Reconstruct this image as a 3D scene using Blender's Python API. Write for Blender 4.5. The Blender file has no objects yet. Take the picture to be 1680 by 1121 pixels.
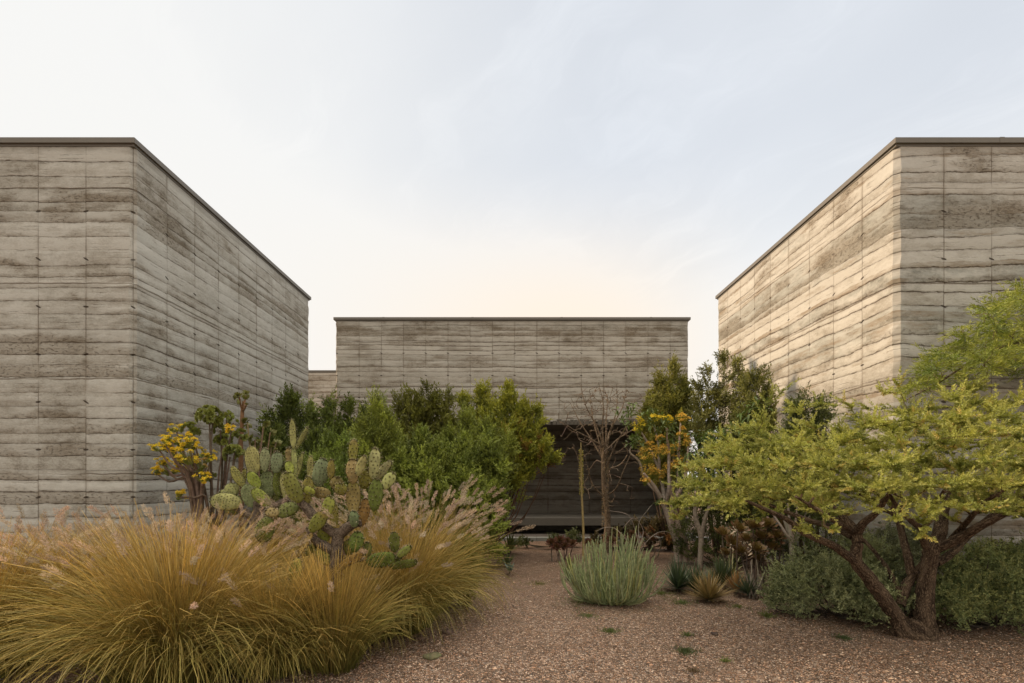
import bpy, math, random
import numpy as np

# ---------------------------------------------------------------- library
rng = np.random.default_rng(11)
random.seed(11)
SC = bpy.context.scene
COL = SC.collection
F, CX, HY, EYE = 808.0, 837.0, 783.0, 1.6      # survey of the photograph: focal length in px, vanishing point, eye height


def P(px, py, d):
    return np.array([(px - CX) * d / F, d, EYE - (py - HY) * d / F])


def G(px, d):
    return np.array([(px - CX) * d / F, d, 0.0])


def nrm(a):
    a = np.asarray(a, float)
    return a / (np.linalg.norm(a, axis=-1, keepdims=True) + 1e-12)


def rdir(n):
    return nrm(rng.normal(size=(n, 3)))


class MB:
    """collects vertices, faces, a colour per vertex and a material slot per face; build() links ONE mesh object"""

    def __init__(s):
        s.v, s.c, s.f, s.n = [], [], [], 0

    def add(s, v, f, col=(0.5, 0.5, 0.5), mat=0, smooth=False):
        v = np.asarray(v, float).reshape(-1, 3)
        f = np.asarray(f, np.int64)
        c = np.empty((len(v), 3))
        c[:] = np.asarray(col, float)
        s.v.append(v)
        s.c.append(c)
        s.f.append((f + s.n, mat, smooth))
        s.n += len(v)
        return s

    def build(s, name, mats, parent=None, origin=(0, 0, 0)):
        me = bpy.data.meshes.new(name)
        if not isinstance(mats, (list, tuple)):
            mats = [mats]
        for m in mats:
            me.materials.append(m)
        o = np.asarray(origin if parent is None else parent['org'], float)
        V = np.concatenate(s.v) - o
        C = np.concatenate(s.c)
        me.vertices.add(len(V))
        me.vertices.foreach_set('co', V.astype(np.float32).ravel())
        loops, starts, mi, sm, k = [], [], [], [], 0
        for f, m, q in s.f:
            if len(f) == 0:
                continue
            w = f.shape[1]
            loops.append(f.ravel())
            starts.append(k + np.arange(len(f)) * w)
            k += f.size
            mi.append(np.full(len(f), m, np.int32))
            sm.append(np.full(len(f), q, bool))
        loops = np.concatenate(loops).astype(np.int32)
        starts = np.concatenate(starts).astype(np.int32)
        me.loops.add(len(loops))
        me.loops.foreach_set('vertex_index', loops)
        me.polygons.add(len(starts))
        me.polygons.foreach_set('loop_start', starts)
        me.polygons.foreach_set('material_index', np.concatenate(mi))
        me.polygons.foreach_set('use_smooth', np.concatenate(sm))
        at = me.attributes.new('Col', 'FLOAT_COLOR', 'POINT')
        at.data.foreach_set('color', np.concatenate([C, np.ones((len(C), 1))], 1).astype(np.float32).ravel())
        me.update(calc_edges=True)
        me.validate()
        ob = bpy.data.objects.new(name, me)
        COL.objects.link(ob)
        ob['org'] = [float(q) for q in o]
        if parent is None:
            ob.location = o
        else:
            ob.parent = parent
        return ob


def thing(name, label, cat, loc, group=None):
    o = bpy.data.objects.new(name, None)
    COL.objects.link(o)
    o.location = [float(q) for q in loc]
    o.empty_display_size = 0.2
    o['org'] = [float(q) for q in loc]
    o['label'] = label
    o['category'] = cat
    if group:
        o['group'] = group
    return o


def tag(o, label, cat, group=None):
    o['label'] = label
    o['category'] = cat
    if group:
        o['group'] = group
    return o


UP = np.array([0, 0, 1.0])


# ---- shapes
def box(mb, x0, x1, y0, y1, z0, z1, col=(.5, .5, .5), mat=0):
    v = [(x, y, z) for z in (z0, z1) for (x, y) in ((x0, y0), (x1, y0), (x1, y1), (x0, y1))]
    mb.add(v, [(3, 2, 1, 0), (4, 5, 6, 7), (0, 1, 5, 4), (1, 2, 6, 5), (2, 3, 7, 6), (3, 0, 4, 7)], col, mat)


def prism(mb, poly, z0, z1, col=(.5, .5, .5), mat=0):
    n = len(poly)
    v = [(x, y, z0) for x, y in poly] + [(x, y, z1) for x, y in poly]
    mb.add(v, [(i, (i + 1) % n, n + (i + 1) % n, n + i) for i in range(n)], col, mat)
    mb.add([(x, y, z1) for x, y in poly], [list(range(n))], col, mat)
    mb.add([(x, y, z0) for x, y in poly], [list(range(n))[::-1]], col, mat)


def chamfer_rect(x0, x1, y0, y1, c):
    return [(x0 + c, y0), (x1 - c, y0), (x1, y0 + c), (x1, y1 - c), (x1 - c, y1), (x0 + c, y1), (x0, y1 - c), (x0, y0 + c)]


def catmull(pts, rad, n):
    pts = np.asarray(pts, float)
    rad = np.asarray(rad, float)
    q = np.concatenate([pts, rad[:, None]], 1)
    q = np.concatenate([2 * q[:1] - q[1:2], q, 2 * q[-1:] - q[-2:-1]])
    out = []
    for i in range(1, len(q) - 2):
        t = np.linspace(0, 1, n, endpoint=False)[:, None]
        a, b, c, d = q[i - 1], q[i], q[i + 1], q[i + 2]
        out.append(0.5 * (2 * b + (c - a) * t + (2 * a - 5 * b + 4 * c - d) * t ** 2 + (3 * b - a - 3 * c + d) * t ** 3))
    out.append(q[-2:-1])
    out = np.concatenate(out)
    return out[:, :3], np.maximum(out[:, 3], 0.0006)


def tube(mb, pts, rad, sides=6, sub=3, col=(.5, .5, .5), mat=0, rough=0.0, wob=0.0):
    if sub > 1:
        p, r = catmull(pts, rad, sub)
    else:
        p, r = np.asarray(pts, float), np.asarray(rad, float)
    if wob:
        p = p + rng.normal(size=p.shape) * wob * r[:, None]
    t = nrm(np.gradient(p, axis=0))
    ref = np.array([0.31, 0.27, 0.91]) if abs(t[0] @ np.array([0.31, 0.27, 0.91])) < 0.92 else np.array([1., 0, 0])
    a = nrm(ref - (t @ ref)[:, None] * t)
    b = np.cross(t, a)
    ang = np.linspace(0, 2 * np.pi, sides, endpoint=False)
    rr = r[:, None] * (1 + rough * rng.uniform(-1, 1, (len(p), sides)))
    v = p[:, None] + rr[..., None] * (np.cos(ang)[None, :, None] * a[:, None] + np.sin(ang)[None, :, None] * b[:, None])
    n = len(p)
    if col is None:                              # limb space: the bark runs along the limb
        al = np.concatenate([[0], np.cumsum(np.linalg.norm(np.diff(p, axis=0), axis=1))]) + p[0, 0] * 3.1
        col = np.stack([np.cos(ang)[None] * r[:, None], np.sin(ang)[None] * r[:, None], np.repeat(al[:, None], sides, 1)], -1).reshape(-1, 3)
        cend = col[-sides:]
    else:
        cend = col
    i = np.arange(n - 1)[:, None] * sides
    j = np.arange(sides)[None]
    k = (j + 1) % sides
    f = np.stack([i + j, i + k, i + sides + k, i + sides + j], -1).reshape(-1, 4)
    mb.add(v, f, col, mat, True)
    mb.add(v[-1], [list(range(sides))], cend, mat, False)
    return p, r


def leaves(mb, pos, d, L, W, col, mat=0, fold=0.25, wide=0.45, up=None):
    """one folded diamond per leaf: base, two flanks, tip"""
    n = len(pos)
    d = nrm(d)
    s = nrm(np.cross(d, rdir(n) if up is None else up + 0.35 * rdir(n)))
    m = np.cross(s, d)
    L = np.broadcast_to(L, (n,))[:, None]
    W = np.broadcast_to(W, (n,))[:, None]
    mid = pos + d * L * wide
    v = np.stack([pos, mid + s * W * .5 + m * W * fold, pos + d * L, mid - s * W * .5 + m * W * fold], 1)
    f = np.arange(n * 4).reshape(n, 4)
    c = np.repeat(np.broadcast_to(col, (n, 3)), 4, axis=0)
    mb.add(v, f, c, mat)


def broad_leaves(mb, pos, d, L, W, col, droop=0.3, mat=0):
    """longer leaf of two bent quads and a tip"""
    n = len(pos)
    d = nrm(d)
    s = nrm(np.cross(d, np.array([0, 0, 1.]) + 0.4 * rdir(n)))
    m = np.cross(s, d)
    L = np.broadcast_to(L, (n,))[:, None]
    W = np.broadcast_to(W, (n,))[:, None]
    dn = np.array([0, 0, -1.]) * droop * L
    a = pos + d * L * .3 + dn * .06
    b = pos + d * L * .68 + dn * .42
    t = pos + d * L + dn
    v = np.stack([pos, a + s * W * .5 + m * W * .15, a, a - s * W * .5 + m * W * .15,
                  b + s * W * .4 + m * W * .12, b, b - s * W * .4 + m * W * .12, t], 1)
    base = np.arange(n)[:, None] * 8
    q = np.array([[1, 4, 5, 2], [2, 5, 6, 3]])
    tr = np.array([[0, 1, 2], [0, 2, 3], [4, 7, 5], [5, 7, 6]])
    c = np.repeat(np.broadcast_to(col, (n, 3)), 8, axis=0)
    fq = (base[:, None] + q[None]).reshape(-1, 4)
    ft = (base[:, None] + tr[None]).reshape(-1, 3)
    k0 = mb.n
    mb.add(v, fq, c, mat, True)
    mb.f.append((ft + k0, mat, True))


def strands(mb, pts, w, c0, c1, mat=0, cpow=1.0, ref=None):
    """thin ribbons; pts (N,S,3), w (N,S), colours run from root to tip"""
    N, S, _ = pts.shape
    t = nrm(np.gradient(pts, axis=1))
    r = rdir(N)[:, None] if ref is None else ref
    s = nrm(np.cross(t, r))
    v = np.stack([pts - s * w[..., None] * .5, pts + s * w[..., None] * .5], 2)
    i = (np.arange(N)[:, None] * S + np.arange(S - 1)[None]) * 2
    f = np.stack([i, i + 1, i + 3, i + 2], -1).reshape(-1, 4)
    k = (np.linspace(0, 1, S) ** cpow)[None, :, None]
    c = c0[:, None] * (1 - k) + c1[:, None] * k
    mb.add(v, f, np.repeat(c.reshape(-1, 3), 2, axis=0), mat, True)


def vary(c, n, amt=0.2, hue=0.06):
    c = np.asarray(c, float)
    k = 1 + rng.uniform(-amt, amt, (n, 1))
    h = 1 + rng.uniform(-hue, hue, (n, 3))
    return np.clip(c * k * h, 0.004, 0.9)


# ---------------------------------------------------------------- node helper
class NT:
    def __init__(s, tree):
        s.t = tree

    def node(s, kind, ins=None, **props):
        n = s.t.nodes.new(kind)
        for k, v in props.items():
            setattr(n, k, v)
        for k, v in (ins or {}).items():
            s.put(n.inputs[k], v)
        return n

    def put(s, sock, v):
        if isinstance(v, bpy.types.NodeSocket):
            s.t.links.new(v, sock)
        else:
            sock.default_value = v

    def m(s, op, a, b=None, c=None, clamp=False):
        n = s.t.nodes.new('ShaderNodeMath')
        n.operation = op
        n.use_clamp = clamp
        for i, v in enumerate((a, b, c)):
            if v is not None:
                s.put(n.inputs[i], v)
        return n.outputs[0]

    def sstep(s, x, lo, hi, a=0.0, b=1.0):
        n = s.t.nodes.new('ShaderNodeMapRange')
        n.interpolation_type = 'SMOOTHSTEP'
        for i, v in enumerate((x, lo, hi, a, b)):
            s.put(n.inputs[i], v)
        return n.outputs[0]

    def noise(s, vec, scale, detail=2.0, rough=0.5, dim='3D', w=None):
        n = s.t.nodes.new('ShaderNodeTexNoise')
        n.noise_dimensions = dim
        if vec is not None:
            s.put(n.inputs['Vector'], vec)
        n.inputs['Scale'].default_value = scale
        n.inputs['Detail'].default_value = detail
        n.inputs['Roughness'].default_value = rough
        return n.outputs['Fac']

    def vec(s, x, y, z):
        n = s.t.nodes.new('ShaderNodeCombineXYZ')
        for i, v in enumerate((x, y, z)):
            s.put(n.inputs[i], v)
        return n.outputs[0]

    def mix(s, fac, a, b, blend='MIX'):
        n = s.t.nodes.new('ShaderNodeMix')
        n.data_type = 'RGBA'
        n.blend_type = blend
        s.put(n.inputs[0], fac)
        for k, v in ((6, a), (7, b)):
            if not isinstance(v, bpy.types.NodeSocket) and len(v) == 3:
                v = (*v, 1)
            s.put(n.inputs[k], v)
        return n.outputs[2]

    def ramp(s, fac, stops, interp='LINEAR'):
        n = s.t.nodes.new('ShaderNodeValToRGB')
        cr = n.color_ramp
        cr.interpolation = interp
        while len(cr.elements) < len(stops):
            cr.elements.new(0.5)
        for e, (p, c) in zip(cr.elements, stops):
            e.position = p
            e.color = (*c, 1)
        s.put(n.inputs[0], fac)
        return n.outputs[0]


def new_mat(name):
    m = bpy.data.materials.new(name)
    m.use_nodes = True
    t = m.node_tree
    t.nodes.clear()
    out = t.nodes.new('ShaderNodeOutputMaterial')
    return m, NT(t), out


def leaf_mat(name, rough=0.55, trans=0.3, tint=(1.0, 1.0, 0.6), spec=0.3, mottled=0.0):
    m, g, out = new_mat(name)
    at = g.node('ShaderNodeAttribute', attribute_name='Col').outputs['Color']
    if mottled:
        tc = g.node('ShaderNodeTexCoord').outputs['Object']
        f = g.sstep(g.noise(tc, mottled, 3), 0.3, 0.7, 0.78, 1.22)
        at = g.mix(1.0, at, g.vec(f, f, f), 'MULTIPLY')
    p = g.node('ShaderNodeBsdfPrincipled', {'Base Color': at, 'Roughness': rough, 'Specular IOR Level': spec})
    if trans > 0:
        tr = g.node('ShaderNodeBsdfTranslucent', {'Color': g.mix(1.0, at, tint, 'MULTIPLY')})
        mx = g.node('ShaderNodeMixShader', {0: trans, 1: p.outputs[0], 2: tr.outputs[0]})
        g.t.links.new(mx.outputs[0], out.inputs[0])
    else:
        g.t.links.new(p.outputs[0], out.inputs[0])
    return m


def bark_mat(name, c0, c1, scale=18.0, stretch=0.25, bump=0.9, dist=0.02):
    m, g, out = new_mat(name)
    tc = g.node('ShaderNodeAttribute', attribute_name='Col').outputs['Vector']
    mp = g.node('ShaderNodeMapping', {'Vector': tc, 'Scale': (1, 1, stretch)}).outputs[0]
    n1 = g.noise(mp, scale, 6, 0.65)
    wv = g.node('ShaderNodeVectorMath', {0: mp, 1: g.node('ShaderNodeVectorMath', {0: g.node('ShaderNodeTexNoise', {'Vector': tc, 'Scale': scale * .6, 'Detail': 4.0}).outputs['Color'], 1: (.09, .09, .09)}, operation='MULTIPLY').outputs[0]}, operation='ADD').outputs[0]
    v = g.node('ShaderNodeTexVoronoi', {'Vector': wv, 'Scale': scale * 2.6}, feature='DISTANCE_TO_EDGE').outputs['Distance']
    crack = g.sstep(v, 0.0, 0.35)
    n2 = g.noise(wv, scale * 5, 4, 0.7)
    h = g.m('ADD', g.m('MULTIPLY', crack, 0.30), g.m('ADD', g.m('MULTIPLY', n1, 0.75), g.m('MULTIPLY', n2, 0.25)))
    c = g.ramp(g.m('MULTIPLY', h, 0.8), [(0.36, c0), (0.62, c1)])
    bp = g.node('ShaderNodeBump', {'Height': h, 'Strength': bump, 'Distance': dist}).outputs[0]
    p = g.node('ShaderNodeBsdfPrincipled', {'Base Color': c, 'Roughness': 0.85, 'Normal': bp, 'Specular IOR Level': 0.2})
    g.t.links.new(p.outputs[0], out.inputs[0])
    return m
# ---------------------------------------------------------------- camera, light, sky
cam_d = bpy.data.cameras.new('camera')
cam = bpy.data.objects.new('camera', cam_d)
COL.objects.link(cam)
cam.location = (0, 0, EYE)
cam.rotation_euler = (math.radians(90), 0, 0)
cam_d.sensor_width = 36.0
cam_d.lens = F / 1680 * 36
cam_d.shift_x = (840 - CX) / 1680
cam_d.shift_y = (HY - 560.5) / 1680
cam_d.clip_start = 0.05
cam_d.clip_end = 3000
SC.camera = cam
SC.view_settings.view_transform = 'Standard'
SC.view_settings.look = 'None'
SC.view_settings.gamma = 1.0
SC.view_settings.exposure = 0.14

SUN_AZ, SUN_EL = math.radians(-78), math.radians(21)
SUN_DIR = (math.sin(SUN_AZ) * math.cos(SUN_EL), math.cos(SUN_AZ) * math.cos(SUN_EL), math.sin(SUN_EL))
sun_d = bpy.data.lights.new('sun', 'SUN')
sun_d.energy = 3.6
sun_d.angle = math.radians(14)
sun_d.color = (1.0, 0.73, 0.46)
sun = bpy.data.objects.new('sun', sun_d)
COL.objects.link(sun)
from mathutils import Vector
sun.rotation_euler = Vector(SUN_DIR).to_track_quat('Z', 'Y').to_euler()

W = bpy.data.worlds.new('World')
SC.world = W
W.use_nodes = True
W.node_tree.nodes.clear()
g = NT(W.node_tree)
dirv = g.node('ShaderNodeTexCoord').outputs['Generated']
sky = g.node('ShaderNodeTexSky', sky_type='NISHITA', sun_disc=False, sun_elevation=SUN_EL,
             sun_rotation=SUN_AZ, air_density=1.0, dust_density=2.0, ozone_density=1.0).outputs[0]
sx = g.node('ShaderNodeSeparateXYZ', {0: dirv})
X, Y, Z = sx.outputs
zc = g.m('ADD', g.m('MAXIMUM', Z, 0.0), 0.22)
cu, cv = g.m('DIVIDE', X, zc), g.m('DIVIDE', Y, zc)
# wisps drawn out towards the upper right
wa = g.m('ADD', g.m('MULTIPLY', cu, 0.60), g.m('MULTIPLY', cv, -0.80))
wb = g.m('ADD', g.m('MULTIPLY', cu, 0.80), g.m('MULTIPLY', cv, 0.60))
n_soft = g.noise(g.vec(g.m('MULTIPLY', wa, 0.7), g.m('MULTIPLY', wb, 1.0), 3.1), 1.2, 4, 0.55)
wq = g.m('ADD', g.m('MULTIPLY', wb, 2.1), g.m('MULTIPLY', g.noise(g.vec(cu, cv, 5.5), 1.3, 4, 0.6), 1.6))
n_wisp = g.noise(g.vec(g.m('MULTIPLY', wa, 0.75), wq, 0.7), 1.9, 8, 0.68)
veil = g.m('ADD', g.sstep(n_soft, 0.25, 0.75, 0.0, 0.55), g.sstep(n_wisp, 0.44, 0.78, 0.0, 0.48))
low = g.sstep(Z, 0.25, 0.56, 1.0, 0.0)


def lobe(v, a, b):
    v = nrm(np.array(v))
    dt = g.node('ShaderNodeVectorMath', {0: dirv, 1: tuple(float(q) for q in v)}, operation='DOT_PRODUCT').outputs['Value']
    return g.sstep(dt, a, b)


glow = lobe((-0.80, 0.66, 0.24), 0.45, 1.05)           # bright cloud round the low sun
warm = lobe((-0.30, 1.0, 0.16), 0.66, 0.99)            # warm band over the horizon
veil_c = g.mix(low, (7.75, 8.1, 8.6), (8.4, 8.5, 8.5))
veil_c = g.mix(g.m('MULTIPLY', warm, low), veil_c, (9.7, 8.15, 6.4))
veil_c = g.mix(glow, veil_c, (8.55, 8.5, 8.3))
# unseen sky overhead is brightened, an added fill light for ground and plants
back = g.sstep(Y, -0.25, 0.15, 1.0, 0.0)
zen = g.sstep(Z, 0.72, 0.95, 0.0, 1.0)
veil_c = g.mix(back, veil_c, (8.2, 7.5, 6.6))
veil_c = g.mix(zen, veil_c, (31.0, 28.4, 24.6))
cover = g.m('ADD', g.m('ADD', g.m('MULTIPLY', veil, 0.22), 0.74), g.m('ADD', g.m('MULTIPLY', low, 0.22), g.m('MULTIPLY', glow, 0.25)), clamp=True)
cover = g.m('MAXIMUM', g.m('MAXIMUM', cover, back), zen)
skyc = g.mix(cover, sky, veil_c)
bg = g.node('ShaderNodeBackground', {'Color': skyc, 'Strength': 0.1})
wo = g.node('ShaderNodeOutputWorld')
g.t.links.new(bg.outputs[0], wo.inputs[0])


# ---------------------------------------------------------------- rammed earth
def earth_mat(name, warm=(1, 1, 1), blue=0.35, layer=6.2, seed=0.0, dark=1.0, joints=1.0, ties=1.0, panel=0.6, ju=0.0, wave=0.1, blotch=1.0, stain=(.19, .157, .118)):
    m, g, out = new_mat(name)
    co = g.node('ShaderNodeTexCoord').outputs['Object']
    s = g.node('ShaderNodeSeparateXYZ', {0: co})
    u = g.m('ADD', g.m('ADD', s.outputs[0], s.outputs[1]), ju)
    z = s.outputs[2]

    def UV(a, b, c=0.0):
        return g.vec(g.m('MULTIPLY', u, a), g.m('MULTIPLY', z, b), seed + c)
    pu = g.m('FLOOR', g.m('DIVIDE', u, panel))
    pz = g.m('FLOOR', g.m('DIVIDE', g.m('SUBTRACT', z, 0.435), 1.2))
    wn = g.node('ShaderNodeTexWhiteNoise', {'Vector': g.vec(pu, pz, seed)}, noise_dimensions='3D').outputs
    pv = wn['Value']
    # layer height, warped; a little step where two shutter panels met
    w = g.m('ADD', z, g.m('MULTIPLY', g.m('SUBTRACT', g.noise(UV(0.45, 1.0), 1.0, 2), 0.5), wave * 1.6))
    w = g.m('ADD', w, g.m('MULTIPLY', g.m('SUBTRACT', g.noise(UV(2.6, 3.4, 5), 1.0, 5, 0.65), 0.5), wave * .55))
    w = g.m('ADD', w, g.m('MULTIPLY', g.m('SUBTRACT', g.noise(UV(11, 9, 6), 1.0, 5, 0.75), 0.5), 0.028))
    w = g.m('ADD', w, g.m('MULTIPLY', g.m('SUBTRACT', pv, 0.5), 0.018))
    wl = g.m('ADD', g.m('MULTIPLY', w, layer), seed * 7.3)
    v1 = g.node('ShaderNodeTexVoronoi', {'W': wl, 'Scale': 1.0, 'Randomness': 0.85}, voronoi_dimensions='1D', feature='F1').outputs
    e1 = g.node('ShaderNodeTexVoronoi', {'W': wl, 'Scale': 1.0, 'Randomness': 0.85}, voronoi_dimensions='1D', feature='DISTANCE_TO_EDGE').outputs['Distance']
    lr = g.node('ShaderNodeSeparateColor', {0: v1['Color']}).outputs
    off = g.m('SUBTRACT', wl, v1['W'])
    w2 = g.m('MULTIPLY', g.m('ADD', w, g.m('MULTIPLY', g.noise(UV(4, 6, 9), 1.0, 3), 0.03)), layer * 2.7)
    e2 = g.node('ShaderNodeTexVoronoi', {'W': w2, 'Scale': 1.0, 'Randomness': 0.95}, voronoi_dimensions='1D', feature='DISTANCE_TO_EDGE').outputs['Distance']
    v2 = g.node('ShaderNodeTexVoronoi', {'W': w2, 'Scale': 1.0, 'Randomness': 0.95}, voronoi_dimensions='1D', feature='F1').outputs
    lr2 = g.node('ShaderNodeSeparateColor', {0: v2['Color']}).outputs
    # cracks between layers: broken along their run, some layers hardly show one
    brk = g.noise(UV(1.6, 2.5, 2), 1.0, 4, 0.65)
    k1 = g.sstep(g.m('ADD', g.m('ADD', g.m('MULTIPLY', brk, .6), g.m('MULTIPLY', g.noise(UV(6, 3, 41), 1.0, 4, .7), .5)), g.m('MULTIPLY', lr[1], 0.40)), 0.58, 0.86)
    wid = g.sstep(g.noise(UV(9, 9, 4), 1.0, 4, .65), 0.35, 0.72, 0.012, 0.14)
    region = g.sstep(g.noise(UV(0.28, 0.42, 61), 1.0, 3, 0.6), 0.36, 0.60, 0.42, 1.0)
    crack = g.m('MULTIPLY', g.m('MULTIPLY', g.sstep(e1, 0.0, wid, 1.0, 0.0), k1), region)
    k2 = g.sstep(g.noise(UV(3.0, 3.5, 12), 1.0, 5, 0.72), 0.52, 0.66)
    crack2 = g.m('MULTIPLY', g.sstep(e2, 0.0, 0.12, 1.0, 0.0), k2)
    w3 = g.m('MULTIPLY', g.m('ADD', w, g.m('MULTIPLY', g.noise(UV(6, 10, 29), 1.0, 4, .65), 0.035)), layer * 4.3)
    e3 = g.node('ShaderNodeTexVoronoi', {'W': w3, 'Scale': 1.0, 'Randomness': 1.0}, voronoi_dimensions='1D', feature='DISTANCE_TO_EDGE').outputs['Distance']
    crack3 = g.m('MULTIPLY', g.sstep(e3, 0.0, 0.16, 1.0, 0.0), g.sstep(g.noise(UV(4.5, 7.0, 33), 1.0, 5, 0.75), 0.56, 0.66))
    # coarse, pitted underside of the layers
    rough_m = g.sstep(g.m('ADD', g.m('ADD', g.noise(UV(0.9, 2.6, 7), 1.0, 4, 0.6), g.m('MULTIPLY', g.m('SUBTRACT', lr[2], 0.5), 0.30)),
                          g.m('MULTIPLY', off, -0.16)), 0.50, 0.70)
    pit_n = g.noise(UV(20, 40, 1), 1.0, 6, 0.75)
    pits = g.m('MULTIPLY', g.sstep(pit_n, 0.52, 0.66), g.m('ADD', g.m('MULTIPLY', rough_m, 0.85), 0.10))
    # colour
    fine = g.noise(UV(4.5, 8.5, 3), 1.0, 8, 0.76)
    cloud = g.noise(UV(0.9, 1.2, 21), 1.0, 6, 0.66)
    tone = g.m('ADD', g.m('ADD', g.m('MULTIPLY', lr[0], 0.20), g.m('MULTIPLY', lr2[0], 0.10)),
               g.m('ADD', g.m('MULTIPLY', fine, 0.58), g.m('MULTIPLY', cloud, 0.48)))
    tone = g.m('ADD', g.m('SUBTRACT', tone, 0.06), g.m('MULTIPLY', g.m('SUBTRACT', pv, 0.5), 0.10))
    grit = g.noise(UV(34, 60, 51), 1.0, 4, 0.75)
    tone = g.m('ADD', g.m('SUBTRACT', tone, g.m('MULTIPLY', rough_m, 0.12)), g.m('MULTIPLY', g.m('SUBTRACT', grit, 0.5), 0.34))
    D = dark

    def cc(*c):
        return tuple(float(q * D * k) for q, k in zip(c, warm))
    c = g.ramp(tone, [(0.34, cc(.155, .130, .10)), (0.43, cc(.29, .265, .228)), (0.52, cc(.42, .397, .358)), (0.68, cc(.57, .557, .525))])
    bl = g.m('MULTIPLY', g.sstep(g.m('ADD', g.m('MULTIPLY', lr[2], 0.5), g.noise(UV(0.8, 1.6, 31), 1.0, 3)), 0.62, 0.95), blue)
    c = g.mix(bl, c, cc(.335, .385, .39))
    white = g.m('MULTIPLY', g.sstep(g.m('ADD', g.m('MULTIPLY', g.noise(UV(1.7, 3.2, 71), 1.0, 6, 0.7), .75), g.m('MULTIPLY', lr[1], .25)), 0.48, 0.62), 0.62 * blotch)
    c = g.mix(white, c, cc(.62, .61, .58))
    brown = g.m('MULTIPLY', g.sstep(g.m('ADD', g.m('MULTIPLY', g.noise(UV(1.1, 4.2, 81), 1.0, 6, 0.7), .75), g.m('MULTIPLY', lr2[1], .25)), 0.53, 0.70), 0.54 * blotch)
    c = g.mix(brown, c, cc(*stain))
    c = g.mix(g.m('MULTIPLY', rough_m, 0.36), c, cc(.24, .185, .125))
    c = g.mix(g.m('MULTIPLY', pits, 0.75), c, cc(.13, .095, .065))
    c = g.mix(g.m('MULTIPLY', g.m('MULTIPLY', g.sstep(e1, 0.0, 0.22, 1.0, 0.0), g.m('MULTIPLY', k1, region)), 0.38), c, cc(.17, .13, .092))
    c = g.mix(g.m('MULTIPLY', crack, 0.66), c, cc(.075, .05, .034))
    c = g.mix(g.m('MULTIPLY', crack2, 0.42), c, cc(.12, .085, .06))
    c = g.mix(g.m('MULTIPLY', crack3, 0.4), c, cc(.13, .092, .062))
    # shutter joints and tie holes
    fu = g.m('SUBTRACT', g.m('DIVIDE', u, panel), g.m('ROUND', g.m('DIVIDE', u, panel)))
    du = g.m('MULTIPLY', fu, panel)
    jv_n = g.sstep(g.noise(UV(3.3, 1.3, 17), 1.0, 3), 0.36, 0.6, 0.15, 1.0)
    jv = g.m('MULTIPLY', g.sstep(g.m('ABSOLUTE', du), 0.002, 0.009, 1.0, 0.0), jv_n)
    jh_z = g.m('ADD', z, g.m('MULTIPLY', g.m('SUBTRACT', g.noise(UV(3, 0.5, 14), 1.0, 3), 0.5), 0.05))
    fz = g.m('DIVIDE', g.m('SUBTRACT', jh_z, 0.435), 1.2)
    dz = g.m('MULTIPLY', g.m('SUBTRACT', fz, g.m('ROUND', fz)), 1.2)
    jh = g.m('MULTIPLY', g.sstep(g.m('ABSOLUTE', dz), 0.003, 0.015, 1.0, 0.0), g.sstep(g.noise(UV(1.2, 1, 18), 1.0, 2), 0.35, 0.55, 0.2, 1.0))
    halo = g.m('MULTIPLY', g.sstep(g.m('ABSOLUTE', du), 0.0, 0.05, 1.0, 0.0), g.sstep(g.noise(UV(2.2, 2.2, 27), 1.0, 3), 0.45, 0.7))
    c = g.mix(g.m('MULTIPLY', halo, 0.3 * joints), c, cc(.19, .14, .09))
    c = g.mix(g.m('MULTIPLY', g.m('MAXIMUM', jv, jh), 0.58 * joints), c, cc(.12, .085, .055))
    ft = g.m('DIVIDE', g.m('SUBTRACT', z, 0.145), 0.6)
    ti = g.m('ROUND', ft)
    twn = g.node('ShaderNodeTexWhiteNoise', {'Vector': g.vec(g.m('ROUND', g.m('DIVIDE', u, panel)), ti, seed + 3)}, noise_dimensions='3D').outputs['Value']
    dt = g.m('MULTIPLY', g.m('SUBTRACT', ft, ti), 0.6)
    dt = g.m('ADD', dt, g.m('MULTIPLY', du, g.m('MULTIPLY', g.m('SUBTRACT', twn, 0.3), 0.9)))
    q = g.m('ADD', g.m('POWER', g.m('DIVIDE', du, 0.036), 2.0), g.m('POWER', g.m('DIVIDE', dt, 0.0135), 2.0))
    tie = g.m('MULTIPLY', g.sstep(q, 0.5, 1.1, 1.0, 0.0), g.m('MULTIPLY', g.sstep(twn, 0.06, 0.10), g.sstep(z, 5.15, 5.2, 1.0, 0.0)))
    c = g.mix(g.m('MULTIPLY', tie, 0.85 * ties), c, cc(.05, .035, .025))
    # relief
    h = g.m('ADD', g.m('MULTIPLY', fine, 0.35), g.m('MULTIPLY', g.m('POWER', g.m('ABSOLUTE', off), 2.0), -1.1))
    h = g.m('SUBTRACT', h, g.m('MULTIPLY', pits, 0.55))
    h = g.m('SUBTRACT', h, g.m('MULTIPLY', crack, 1.0))
    h = g.m('SUBTRACT', h, g.m('MULTIPLY', crack2, 0.4))
    h = g.m('SUBTRACT', h, g.m('MULTIPLY', g.m('MAXIMUM', jv, jh), 0.5 * joints))
    h = g.m('SUBTRACT', h, g.m('MULTIPLY', tie, 1.6 * ties))
    h = g.m('ADD', h, g.m('ADD', g.m('MULTIPLY', pit_n, 0.25), g.m('MULTIPLY', grit, 0.3)))
    bp = g.node('ShaderNodeBump', {'Height': h, 'Strength': 0.85, 'Distance': 0.016}).outputs[0]
    p = g.node('ShaderNodeBsdfPrincipled', {'Base Color': c, 'Roughness': 0.9, 'Normal': bp, 'Specular IOR Level': 0.15})
    g.t.links.new(p.outputs[0], out.inputs[0])
    return m


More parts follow.
